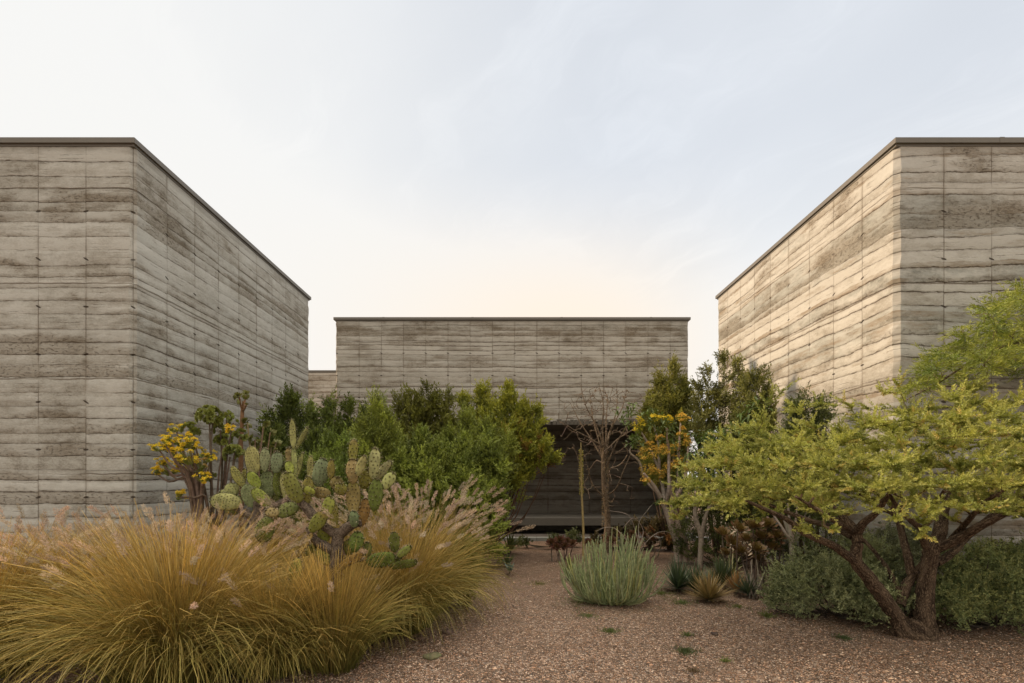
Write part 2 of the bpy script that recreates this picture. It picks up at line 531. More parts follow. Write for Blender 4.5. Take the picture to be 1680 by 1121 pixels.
def plain_mat(name, col, rough=0.7, bump=0.1, scale=30.0, var=0.2, metal=0.0, stretch=(1, 1, 1)):
    m, g, out = new_mat(name)
    co = g.node('ShaderNodeTexCoord').outputs['Object']
    mp = g.node('ShaderNodeMapping', {'Vector': co, 'Scale': stretch}).outputs[0]
    n = g.noise(mp, scale, 5, 0.6)
    n2 = g.noise(mp, scale * 0.07, 3, 0.6)
    k = g.m('ADD', g.m('MULTIPLY', g.m('SUBTRACT', n, 0.5), var * 2), g.m('ADD', 1.0, g.m('MULTIPLY', g.m('SUBTRACT', n2, 0.5), var * 2)))
    c = g.mix(1.0, (*col, 1), g.vec(k, k, k), 'MULTIPLY')
    bp = g.node('ShaderNodeBump', {'Height': n, 'Strength': bump, 'Distance': 0.01}).outputs[0]
    p = g.node('ShaderNodeBsdfPrincipled', {'Base Color': c, 'Roughness': rough, 'Normal': bp, 'Metallic': metal})
    g.t.links.new(p.outputs[0], out.inputs[0])
    return m


M_cap = plain_mat('coping_metal', (.155, .14, .118), 0.5, 0.05, 14, 0.12)
M_conc = plain_mat('concrete', (.125, .112, .092), 0.85, 0.3, 22, 0.2)
M_step = plain_mat('step_stone', (.26, .27, .25), 0.85, 0.3, 20, 0.2)


def pavers_mat():
    m, g, out = new_mat('terrace_pavers')
    co = g.node('ShaderNodeTexCoord').outputs['Object']
    b = g.node('ShaderNodeTexBrick', {'Vector': co, 'Scale': 4.0, 'Mortar Size': 0.02, 'Bias': 0.0, 'Color1': (.06, .05, .042, 1),
                                      'Color2': (.17, .14, .12, 1), 'Mortar': (.05, .04, .03, 1)})
    n = g.noise(co, 9, 4)
    c = g.mix(0.5, b.outputs[0], g.ramp(n, [(.3, (.08, .065, .05)), (.7, (.20, .16, .13))]))
    p = g.node('ShaderNodeBsdfPrincipled', {'Base Color': c, 'Roughness': 0.85})
    g.t.links.new(p.outputs[0], out.inputs[0])
    return m


M_pave = pavers_mat()
TOP = 5.76


def earth_walls(mb, x0, x1, y0, y1, c, z0, z1, lift=0.11):
    """walls cast in lifts: the corners wander a few millimetres from one lift to the next"""
    zs = [z0]
    while zs[-1] < z1 - lift * 1.3:
        zs.append(zs[-1] + rng.uniform(.45, 1.45) * lift)
    zs.append(z1)
    e = .35
    P0 = np.array([(x0 + e, y0), (x1 - e, y0), (x1 - c, y0), (x1, y0 + c), (x1, y0 + e), (x1, y1 - e), (x1, y1 - c), (x1 - c, y1),
                   (x1 - e, y1), (x0 + e, y1), (x0 + c, y1), (x0, y1 - c), (x0, y1 - e), (x0, y0 + e), (x0, y0 + c), (x0 + c, y0)])
    jit = np.array([0, 0, 1, 1, 0, 0, 1, 1, 0, 0, 1, 1, 0, 0, 1, 1.])
    V = []
    for z in zs:
        q = P0 + rng.normal(size=P0.shape) * .0045 * jit[:, None] + rng.normal(size=P0.shape) * .0008
        V.append(np.concatenate([q, np.full((16, 1), z)], 1))
    V = np.stack(V)
    i = np.arange(len(zs) - 1)[:, None] * 16
    j = np.arange(16)[None]
    mb.add(V, np.stack([i + j, i + (j + 1) % 16, i + 16 + (j + 1) % 16, i + 16 + j], -1).reshape(-1, 4))
    mb.add(V[-1], [list(range(16))])
    mb.add(V[0], [list(range(16))[::-1]])


def cap(root, x0, x1, y0, y1, z=TOP, ov=0.035, h=0.095):
    mb = MB()
    prism(mb, chamfer_rect(x0 - ov, x1 + ov, y0 - ov, y1 + ov, 0.004), z + 0.03, z + h)
    # dark shadow gap and drip lip under the sheet
    prism(mb, chamfer_rect(x0 - 0.008, x1 + 0.008, y0 - 0.008, y1 + 0.008, 0.004), z + 0.0005, z + 0.0295)
    o = mb.build('roof_coping', M_cap, root)
    # folded joints in the sheet: low standing ribs
    ms = MB()
    xx = np.arange(x0 + 1.3, x1 - 0.2, 2.4)
    for x in xx:
        box(ms, x - 0.03, x + 0.03, y0 - ov - 0.003, y1 + ov + 0.003, z + 0.027, z + h + 0.003)
    if len(xx):
        ms.build('sheet_joints', M_cap, root)
    return o


M_earth_l = earth_mat('rammed_earth_warm', (.95, .965, .945), 0.10, 6.2, 1.0, wave=.045, blotch=.7)
M_earth_r = earth_mat('rammed_earth_cool', (.94, .93, .905), 0.36, 5.8, 4.4, wave=.13, blotch=1.25, stain=(.25, .180, .110))
M_earth_c = earth_mat('rammed_earth_far', (.90, .875, .825), 0.12, 7.0, 8.2, wave=.06, ju=-0.03)
M_earth_b = earth_mat('rammed_earth_back', (1.0, .95, .88), 0.1, 6.0, 12.7)
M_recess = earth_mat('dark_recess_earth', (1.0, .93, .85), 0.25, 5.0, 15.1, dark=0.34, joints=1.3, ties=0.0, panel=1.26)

# left block
r = thing('earth_building', 'tall rammed earth block on the left with tie holes, behind the fountain grass', 'building', (-4.74, 6.2, 0), 'rammed earth blocks')
mb = MB()
earth_walls(mb, -13.2, -4.74, 6.2, 11.62, 0.055, -0.05, TOP)
mb.build('wall', M_earth_l, r)
cap(r, -13.2, -4.74, 6.2, 11.62)
# right block
r = thing('earth_building', 'rammed earth block on the right with warm lit side, behind the spreading acacia', 'building', (4.86, 6.2, 0), 'rammed earth blocks')
mb = MB()
earth_walls(mb, 4.86, 13.4, 6.2, 11.55, 0.055, -0.05, TOP)
mb.build('wall', M_earth_r, r)
cap(r, 4.86, 13.4, 6.2, 11.55)
# centre block: upper storey over a recessed porch
r = thing('earth_building', 'wide middle rammed earth block overhanging a dark recessed porch', 'building', (-4.71, 13.3, 0), 'rammed earth blocks')
mb = MB()
earth_walls(mb, -4.71, 4.81, 13.3, 19.0, 0.03, 3.10, TOP + 0.05)
mb.build('wall', M_earth_c, r)
cap(r, -4.71, 4.81, 13.3, 19.0, TOP + 0.05, 0.05)
mb = MB()
box(mb, -4.66, 4.76, 13.34, 18.9, 3.02, 3.098)
x = -4.6
while x < 4.7:                                   # short board ends showing under the wall
    wd = random.uniform(.09, .2)
    box(mb, x, x + wd - 0.012, 13.27 + random.uniform(0, .02), 13.338, 3.015, 3.015 + random.uniform(.10, .17))
    x += wd + random.choice([0, 0, 0.05])
mb.build('lintel_board', M_conc, r)
mb = MB()
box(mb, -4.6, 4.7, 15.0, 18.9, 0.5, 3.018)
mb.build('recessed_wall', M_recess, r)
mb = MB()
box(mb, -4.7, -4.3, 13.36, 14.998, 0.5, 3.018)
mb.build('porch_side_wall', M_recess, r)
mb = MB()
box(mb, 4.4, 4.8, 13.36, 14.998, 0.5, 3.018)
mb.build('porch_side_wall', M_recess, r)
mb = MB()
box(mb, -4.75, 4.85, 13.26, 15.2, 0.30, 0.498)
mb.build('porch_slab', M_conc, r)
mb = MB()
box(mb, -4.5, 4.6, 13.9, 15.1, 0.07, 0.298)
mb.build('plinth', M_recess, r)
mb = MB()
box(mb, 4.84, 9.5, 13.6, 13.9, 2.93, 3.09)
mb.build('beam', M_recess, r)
# block far behind, seen in the slit on the left
r = thing('earth_building', 'distant pale rammed earth block seen in the narrow gap left of the middle block', 'building', (-7.0, 20.0, 0), 'rammed earth blocks')
mb = MB()
earth_walls(mb, -15.0, -5.6, 20.0, 25.0, 0.03, -0.05, TOP + 0.08)
mb.build('wall', M_earth_b, r)
cap(r, -15.0, -5.6, 20.0, 25.0, TOP + 0.08)

# terrace and its stone edge
mb = MB()
box(mb, -4.9, 5.0, 12.52, 15.2, -0.05, 0.058)
o = mb.build('terrace_paving', M_pave)
o['kind'] = 'structure'
mb = MB()
x = -5.0
while x < 5.0:
    L = random.uniform(.9, 1.3)
    box(mb, x, x + L - 0.012, 12.33, 12.515, -0.05, 0.085 + random.uniform(-.004, .004))
    x += L
o = mb.build('terrace_kerb', M_step)
o['kind'] = 'structure'


# ---------------------------------------------------------------- ground
def ground_mat():
    m, g, out = new_mat('gravel_ground')
    co = g.node('ShaderNodeTexCoord').outputs['Object']
    wco = g.node('ShaderNodeVectorMath', {0: co, 1: g.node('ShaderNodeVectorMath', {0: g.node('ShaderNodeTexNoise', {'Vector': co, 'Scale': 40.0}).outputs['Color'], 1: (.012, .012, .012)}, operation='MULTIPLY').outputs[0]}, operation='ADD').outputs[0]
    v = g.node('ShaderNodeTexVoronoi', {'Vector': wco, 'Scale': 62.0}, feature='F1').outputs
    e = g.node('ShaderNodeTexVoronoi', {'Vector': wco, 'Scale': 62.0}, feature='DISTANCE_TO_EDGE').outputs['Distance']
    sc = g.node('ShaderNodeSeparateColor', {0: v['Color']}).outputs
    stone = g.ramp(sc[0], [(0.0, (.105, .064, .041)), (.25, (.235, .14, .086)), (.5, (.36, .222, .146)), (.75, (.47, .323, .226)), (.93, (.62, .48, .37))])
    stone = g.mix(g.sstep(sc[1], .7, .9, 0, .7), stone, (.20, .17, .15))
    gap = g.sstep(e, 0.0, 0.16)
    c = g.mix(g.m('SUBTRACT', 1.0, gap), stone, (.055, .037, .026))
    big = g.noise(co, 0.55, 5, 0.6)
    s = g.node('ShaderNodeSeparateXYZ', {0: co})
    far = g.sstep(g.m('ADD', s.outputs[1], g.m('MULTIPLY', g.m('SUBTRACT', big, 0.5), 3.0)), 5.6, 8.2)
    soiln = g.noise(co, 14, 6, 0.7)
    soil = g.ramp(soiln, [(.3, (.10, .064, .042)), (.55, (.205, .132, .09)), (.75, (.315, .218, .155))])
    c = g.mix(g.m('MULTIPLY', far, 0.62), c, soil)
    c = g.mix(g.sstep(g.noise(co, 1.7, 6, .7), .50, .70, 0, .55), c, (.13, .088, .058))
    c = g.mix(g.sstep(g.noise(co, 0.9, 6, .7), .54, .70, 0, .40), c, (.33, .245, .18))
    moss = g.m('MULTIPLY', g.sstep(g.noise(co, 3.1, 5, .7), .56, .68), g.sstep(s.outputs[1], 4.6, 6.2, 0.0, .38))
    c = g.mix(moss, c, (.09, .095, .04))
    h = g.m('ADD', g.m('MULTIPLY', gap, 1.0), g.m('MULTIPLY', sc[2], 0.5))
    bp = g.node('ShaderNodeBump', {'Height': h, 'Strength': 0.9, 'Distance': 0.008}).outputs[0]
    p = g.node('ShaderNodeBsdfPrincipled', {'Base Color': c, 'Roughness': 0.85, 'Normal': bp, 'Specular IOR Level': 0.2})
    g.t.links.new(p.outputs[0], out.inputs[0])
    return m


M_ground = ground_mat()


def gh(x, y):
    """gentle rise and fall of the gravel"""
    x, y = np.asarray(x, float), np.asarray(y, float)
    k = np.clip((12.0 - np.hypot(x, y)) / 3, 0, 1)
    return k * (0.014 * np.sin(1.7 * x + 0.6 * y) + 0.012 * np.sin(2.9 * y - 1.3 * x + 1) + 0.006 * np.sin(7.1 * x + 5.3 * y))


ax = np.concatenate([[-600, -250, -100, -50, -25], np.arange(-14, 14.01, 0.2), [25, 50, 100, 250, 600]])
ay = np.concatenate([[-300, -100, -40, -15, -6], np.arange(-2, 14.01, 0.2), [20, 30, 60, 150, 400, 900]])
gx, gy = np.meshgrid(ax, ay)
nx, ny = len(ax), len(ay)
i = np.arange(ny - 1)[:, None] * nx + np.arange(nx - 1)[None]
mb = MB()
mb.add(np.stack([gx, gy, gh(gx, gy)], -1), np.stack([i, i + 1, i + nx + 1, i + nx], -1).reshape(-1, 4), smooth=True)
o = mb.build('ground', M_ground)
o['kind'] = 'structure'

# loose stones of the gravel (nobody could count them)
M_peb = leaf_mat('pebble', 0.8, 0.0, spec=0.25)
n = 30000
d = 3.3 + 6.2 * rng.random(n) ** 2.0
px = rng.uniform(480, 1720, n)
x = (px - CX) * d / F
keep = ~((x > -0.5 - 0) & (px < 560) & (d > 5.2))
x, d = x[keep], d[keep]
n = len(x)
sz = 0.0035 + 0.006 * rng.random(n) ** 2
th = rng.uniform(0, 2 * np.pi, n)
oct_v = np.array([(1, 0, 0), (.3, .9, .1), (-.9, .3, 0), (-.4, -.9, 0), (.6, -.7, .1), (.1, .1, .75), (-.1, 0, -.6)])
v = oct_v[None] * (1 + rng.uniform(-.3, .3, (n, 7, 3))) * sz[:, None, None]
cs, sn = np.cos(th)[:, None], np.sin(th)[:, None]
v = np.stack([v[..., 0] * cs - v[..., 1] * sn, v[..., 0] * sn + v[..., 1] * cs, v[..., 2]], -1)
v += np.stack([x, d, gh(x, d) + sz * 0.3], -1)[:, None]
tri = np.array([(0, 1, 5), (1, 2, 5), (2, 3, 5), (3, 4, 5), (4, 0, 5), (1, 0, 6), (2, 1, 6), (3, 2, 6), (4, 3, 6), (0, 4, 6)])
f = (np.arange(n)[:, None, None] * 7 + tri[None]).reshape(-1, 3)
pal = np.array([(.56, .385, .265), (.44, .262, .165), (.31, .18, .11), (.70, .55, .42), (.28, .235, .19), (.12, .08, .055)])
c = pal[rng.choice(6, n, p=[.26, .28, .18, .10, .12, .06])] * rng.uniform(.8, 1.2, (n, 1))
mb = MB()
mb.add(v, f, np.repeat(c, 7, axis=0))
o = mb.build('gravel', M_peb)
o['kind'] = 'stuff'

# coarser stones among the gravel, and dry leaves blown against the plants
n = 1400
d = 3.4 + 5.5 * rng.random(n) ** 1.6
x = (rng.uniform(520, 1720, n) - CX) * d / F
sz = 0.009 + 0.012 * rng.random(n) ** 3
v = oct_v[None] * np.array([1, .8, .6]) * (1 + rng.uniform(-.35, .35, (n, 7, 3))) * sz[:, None, None]
v += np.stack([x, d, gh(x, d) + sz * 0.25], -1)[:, None]
f = (np.arange(n)[:, None, None] * 7 + tri[None]).reshape(-1, 3)
c = pal[rng.choice(6, n, p=[.22, .26, .24, .06, .14, .08])] * rng.uniform(.75, 1.15, (n, 1))
mb = MB()
mb.add(v, f, np.repeat(c, 7, axis=0))
o = mb.build('coarse_gravel', M_peb)
o['kind'] = 'stuff'
M_litter = leaf_mat('dry_leaf', 0.75, 0.1, spec=0.15)
spots = [(4.1, 4.9, 1.3, 900), (3.0, 5.6, .9, 400), (1.35, 6.2, .6, 260), (2.6, 6.5, .8, 420), (-1.0, 4.6, .5, 260), (-.55, 5.8, .5, 260), (-.2, 8.5, 1.3, 420), (2.0, 8.6, 1.6, 800), (1.2, 4.6, 2.2, 260)]
px_ = np.concatenate([rng.normal(a, s_, m) for a, b, s_, m in spots])
py_ = np.concatenate([rng.normal(b, s_ * .7, m) for a, b, s_, m in spots])
ok = (py_ > 2.5) & (py_ < 12)
px_, py_ = px_[ok], py_[ok]
n = len(px_)
dd = rdir(n) * np.array([1, 1, .25])
mb = MB()
leaves(mb, np.stack([px_, py_, gh(px_, py_) + .012], -1), dd, rng.uniform(.012, .04, n), rng.uniform(.005, .013, n),
       np.array([(.16, .10, .055), (.24, .17, .09), (.09, .06, .04), (.30, .22, .13)])[rng.integers(0, 4, n)] * rng.uniform(.7, 1.2, (n, 1)), up=UP)
o = mb.build('leaf_litter', M_litter)
o['kind'] = 'stuff'
# ---------------------------------------------------------------- plant makers
M_leaf = leaf_mat('shrub_leaf', 0.5, 0.22, (1.05, 1.05, .6))
M_leaf_pale = leaf_mat('grey_leaf', 0.65, 0.2, (1, 1, .7), 0.2)
M_grass = leaf_mat('grass_blade', 0.55, 0.12, (1.1, .95, .5), 0.25)
M_plume = leaf_mat('grass_plume', 0.8, 0.45, (1, .95, .85), 0.1)
M_flower = leaf_mat('flower_petal', 0.55, 0.35, (1, .9, .4), 0.2)
M_succ = leaf_mat('succulent_leaf', 0.42, 0.12, (1, 1, .5), 0.35)
M_pad = leaf_mat('cactus_skin', 0.6, 0.0, spec=0.15, mottled=14.0)
M_spine = leaf_mat('cactus_spine', 0.6, 0.2, (1, 1, .9))
M_stem = leaf_mat('plant_stem', 0.65, 0.0, spec=0.25, mottled=25.0)
M_bark = bark_mat('acacia_bark', (.04, .025, .016), (.23, .16, .105), 20.0, 0.16, 1.0, 0.03)
M_twig = leaf_mat('twig_bark', 0.8, 0.0, spec=0.15, mottled=30.0)
M_corky = bark_mat('cactus_trunk', (.05, .036, .026), (.25, .195, .145), 30.0, 0.7, 0.8, 0.012)
UP = np.array([0, 0, 1.0])


def lobe_r(t):
    return 1.05 * (t + .08) ** .28 * (1 - np.clip(t, 0, 1) ** 4.0) ** .75


def sprigs(mb, pos, d, SL, nl, L, W, cols, spread=0.75, tipcol=None, jit=.25):
    """leafy shoots: nl leaves set round each shoot"""
    N = len(pos)
    d = nrm(d)
    SL = np.broadcast_to(SL, (N,))
    a = nrm(np.cross(d, rdir(N)))
    b = np.cross(d, a)
    k = np.arange(nl)
    s = (k + rng.uniform(0, 1, (N, nl))) / nl
    ph = rng.uniform(0, 6.28, (N, 1)) + k[None] * 2.4 + rng.uniform(-.4, .4, (N, nl))
    rad = np.cos(ph)[..., None] * a[:, None] + np.sin(ph)[..., None] * b[:, None]
    sp = spread * (1.15 - 0.75 * s) * rng.uniform(1 - jit, 1 + jit, (N, nl))
    ld = nrm(d[:, None] + rad * sp[..., None])
    p = pos[:, None] + d[:, None] * (s * SL[:, None])[..., None]
    c = np.repeat(cols[:, None], nl, 1)
    if tipcol is not None:
        w = (s ** 2)[..., None] * 0.7
        c = c * (1 - w) + np.asarray(tipcol) * w
    c = c * rng.uniform(.8, 1.2, (N, nl, 1))
    n = N * nl
    leaves(mb, p.reshape(n, 3), ld.reshape(n, 3), L * rng.uniform(.65, 1.25, n), W * rng.uniform(.8, 1.2, n), c.reshape(n, 3))


def lump(az, t, ph):
    return 1 + .16 * np.sin(3 * az + ph) + .13 * np.sin(5 * az - 2.2 * ph + 9 * t) + .12 * np.sin(2 * az + 13 * t + 1.7 * ph)


def shrub(name, label, cat, base, lobes, c0, c1, dens=1.0, leaf=(.06, .012), SL=.26, nl=14, tip=None, group=None,
          mat=None, up=0.8, spread=.95, stems=True, stemcol=(.09, .065, .045), fill=(0.02, 1.0), rust=0.0):
    """lobes: (x, y, z0, z1, R)"""
    r = thing(name, label, cat, base, group)
    mb, st = MB(), MB()
    c0, c1 = np.array(c0), np.array(c1)
    for (x, y, z0, z1, R) in lobes:
        H = z1 - z0
        nc = max(4, int(dens * 48 * (R * H) ** .8 / 0.6))
        per = 10
        n = nc
        t = fill[0] + (fill[1] - fill[0]) * rng.beta(1.5, 1.15, n)
        az = rng.uniform(0, 2 * np.pi, n)
        rho = rng.random(n) ** .38
        ph = rng.uniform(0, 6)
        rr = R * lobe_r(t) * lump(az, t, ph) * rho
        out = np.stack([np.cos(az), np.sin(az), np.zeros(n)], -1)
        pos = np.array([x, y, z0]) + out * rr[:, None] + np.stack([0 * t, 0 * t, t * H * 0.97], -1)
        d = out * (0.95 * rho * (1.1 - .6 * t))[:, None] + UP * up * .8 + rdir(n) * .5
        k = rng.random((n, 1))
        cols = (c0 * (1 - k) + c1 * k) * rng.uniform(.55, 1.38, (n, 1))
        if rust:
            hit = (rng.random(n) < rust) & (t < .75)
            cols[hit] = vary((.24, .115, .04), int(hit.sum()), .3)
        # every bough carries a fan of shoots
        d = np.repeat(nrm(d), per, 0) + rdir(nc * per) * .62
        pos = np.repeat(pos, per, 0) + rng.normal(size=(nc * per, 3)) * np.array([.06, .06, .07]) * min(1.0, .45 + R)
        cols = np.repeat(cols, per, 0) * rng.uniform(.85, 1.15, (nc * per, 1))
        n = nc * per
        tt = np.repeat(t, per)
        lead = (tt > .55) & (rng.random(n) < .14)
        d = np.where(lead[:, None], nrm(d * .35 + UP * 1.0 + rdir(n) * .12), nrm(d))
        sl = SL * rng.uniform(.6, 1.25, n) * np.where(lead, 1.7, 1)
        pos = pos - nrm(d) * sl[:, None] * .5
        sprigs(mb, pos, d, sl, nl, leaf[0] * .82, leaf[1] * 1.2, cols, spread, tip)
        if stems:
            b0 = np.array(base) + np.array([rng.normal() * .02, rng.normal() * .02, -.03])
            q = rng.choice(n, min(n, max(2, 16 // len(lobes))), replace=False)
            for i in q:
                e = pos[i]
                m1 = b0 * .55 + e * .45 + np.array([0, 0, -.06 * H]) + rng.normal(size=3) * .05 * R
                m1[0] = m1[0] * .6 + x * .4
                m1[1] = m1[1] * .6 + y * .4
                tube(st, [b0, m1, e], [.016 + .006 * H, .011, .004], 5, 3, vary(stemcol, 1, .25)[0])
    mb.build('foliage', mat or M_leaf, r)
    if stems:
        st.build('branches', M_twig, r)
    return r


def pxl(px, top, hw, d, bot=None, dz=0.0):
    """a foliage lobe read off the photograph: centre, top and half width in px at distance d"""
    a = P(px, top, d)
    z0 = 0.08 if bot is None else P(px, bot, d)[2]
    return (a[0], d, max(z0, 0.03), a[2] + dz, hw * d / F)


# ---- fountain grass
def fountain_grass(label, x, y, R, H, n, plumes, gold=(.62, .425, .135), green=(.135, .14, .03), lean=(0, 0), pl=1.0, stiff=1.0):
    r = thing('fountain_grass_clump', label, 'ornamental grass', (x, y, 0), 'fountain grass clumps')
    n = int(n * .62)
    S = 7
    # blades gather in locks that lean, bend and colour alike
    nk = 75
    lk = rng.integers(0, nk, n)
    kaz, kq = rng.uniform(0, 2 * np.pi, nk), rng.random(nk)
    kb, kc, km = rng.uniform(.75, 1.25, nk), rng.uniform(.68, 1.25, nk), rng.normal(0, .16, nk)
    az = kaz[lk] + rng.normal(0, .13, n)
    q = np.clip(kq[lk] + rng.normal(0, .10, n), 0, 1)
    loose = rng.random(n) < .22
    az = np.where(loose, rng.uniform(0, 2 * np.pi, n), az)
    q = np.where(loose, rng.random(n), q)
    rad = R * .34 * np.sqrt(rng.random(n)) * (.55 + .45 * q)
    th0 = .04 + .42 * q + rng.normal(0, .05, n)
    k = (.42 + 1.95 * q) * rng.uniform(.8, 1.2, n) * kb[lk] / stiff
    L = H * rng.uniform(.78, 1.16, n) * (1.12 - .16 * q)
    stray = rng.random(n) < .05
    az2 = az + rng.normal(0, .28, n) * np.where(stray, 4, 1)
    root = np.stack([x + rad * np.cos(az), y + rad * np.sin(az), np.full(n, 0.0)], -1)
    pts = [root]
    twist = rng.normal(0, .25, n)
    for j in range(1, S):
        t = (j - .5) / (S - 1)
        th = np.clip(th0 + k * t ** 1.55, 0, 3.0)
        a = az2 + twist * t
        step = np.stack([np.sin(th) * np.cos(a), np.sin(th) * np.sin(a), np.cos(th)], -1)
        step += np.array([lean[0], lean[1], 0]) * t * .5
        pts.append(pts[-1] + step * (L / (S - 1))[:, None])
    pts = np.stack(pts, 1)
    pts[..., 2] = np.maximum(pts[..., 2], .012 + .02 * rng.random((n, 1)))
    w = np.linspace(1, .25, S)[None] * rng.uniform(.0045, .0105, n)[:, None]
    mixk = np.clip(rng.normal(.86, .20, n) - .84 * q + km[lk], 0, 1)[:, None]
    g0, g1 = np.array(green), np.array(gold)
    c0 = (g0 * (1 - .35 * mixk) + g1 * .35 * mixk) * rng.uniform(.6, 1.2, (n, 1)) * kc[lk][:, None]
    c1 = (g0 * .85 * (1 - mixk) + g1 * (.22 + .78 * mixk)) * rng.uniform(.65, 1.3, (n, 1)) * kc[lk][:, None]
    mb = MB()
    strands(mb, pts, w, c0, c1, cpow=.8)
    mb.build('blades', M_grass, r)
    # flowering stalks with bristly heads
    m = plumes
    az = rng.uniform(0, 2 * np.pi, m)
    th0 = rng.uniform(.03, .42, m)
    k = rng.uniform(.25, .95, m)
    L = H * rng.uniform(.92, 1.28, m) * pl
    rad = R * .25 * np.sqrt(rng.random(m))
    p = [np.stack([x + rad * np.cos(az), y + rad * np.sin(az), np.zeros(m)], -1)]
    for j in range(1, S):
        t = (j - .5) / (S - 1)
        th = th0 + k * t ** 1.5
        step = np.stack([np.sin(th) * np.cos(az), np.sin(th) * np.sin(az), np.cos(th)], -1) + np.array([lean[0], lean[1], 0]) * t * .8
        p.append(p[-1] + step * (L / (S - 1))[:, None])
    p = np.stack(p, 1)
    sc = vary((.36, .26, .11), m, .2)
    d = nrm(p[:, -1] - p[:, -2])
    d2 = nrm(d + np.stack([np.cos(az), np.sin(az), -.25 + 0 * az], -1) * rng.uniform(0, .5, (m, 1)))
    hl = rng.uniform(.11, .21, m)
    hc = vary((.54, .435, .335), m, .25, .06)
    nb = 85
    sv = rng.random((m, nb))
    a = nrm(np.cross(d2, rdir(m)))
    b = np.cross(d2, a)
    phi = rng.uniform(0, 6.28, (m, nb, 1))
    rr = np.cos(phi) * a[:, None] + np.sin(phi) * b[:, None]
    prof = np.sin(np.pi * np.clip(sv, .03, .97)) ** .55
    bp = p[:, -1][:, None] + d2[:, None] * (sv * hl[:, None])[..., None] + rr * .003
    bd = nrm(d2[:, None] * 1.0 + rr * .85 + rng.normal(size=(m, nb, 3)) * .12)
    bl = (.014 + .020 * prof) * rng.uniform(.8, 1.25, (m, nb))
    bc = hc[:, None] * rng.uniform(.8, 1.25, (m, nb, 1))
    # a few heads: each its own part; very many: one mass
    for sel in ([slice(i, i + 1) for i in range(m)] if m <= 16 else [slice(0, m)]):
        mb = MB()
        q = p[sel]
        tip = (q[:, -1] + d2[sel] * hl[sel][:, None] * .9)[:, None]
        q = np.concatenate([q, tip], 1)
        strands(mb, q, np.full(q.shape[:2], .0028), sc[sel], sc[sel])
        n2 = len(q) * nb
        leaves(mb, bp[sel].reshape(-1, 3), bd[sel].reshape(-1, 3), bl[sel].ravel(), .0052, bc[sel].reshape(-1, 3), 1)
        o1 = mb.build('plume' if m <= 16 else 'plumes', [M_grass, M_plume], r)
        if m > 16:
            o1['kind'] = 'stuff'
    return r


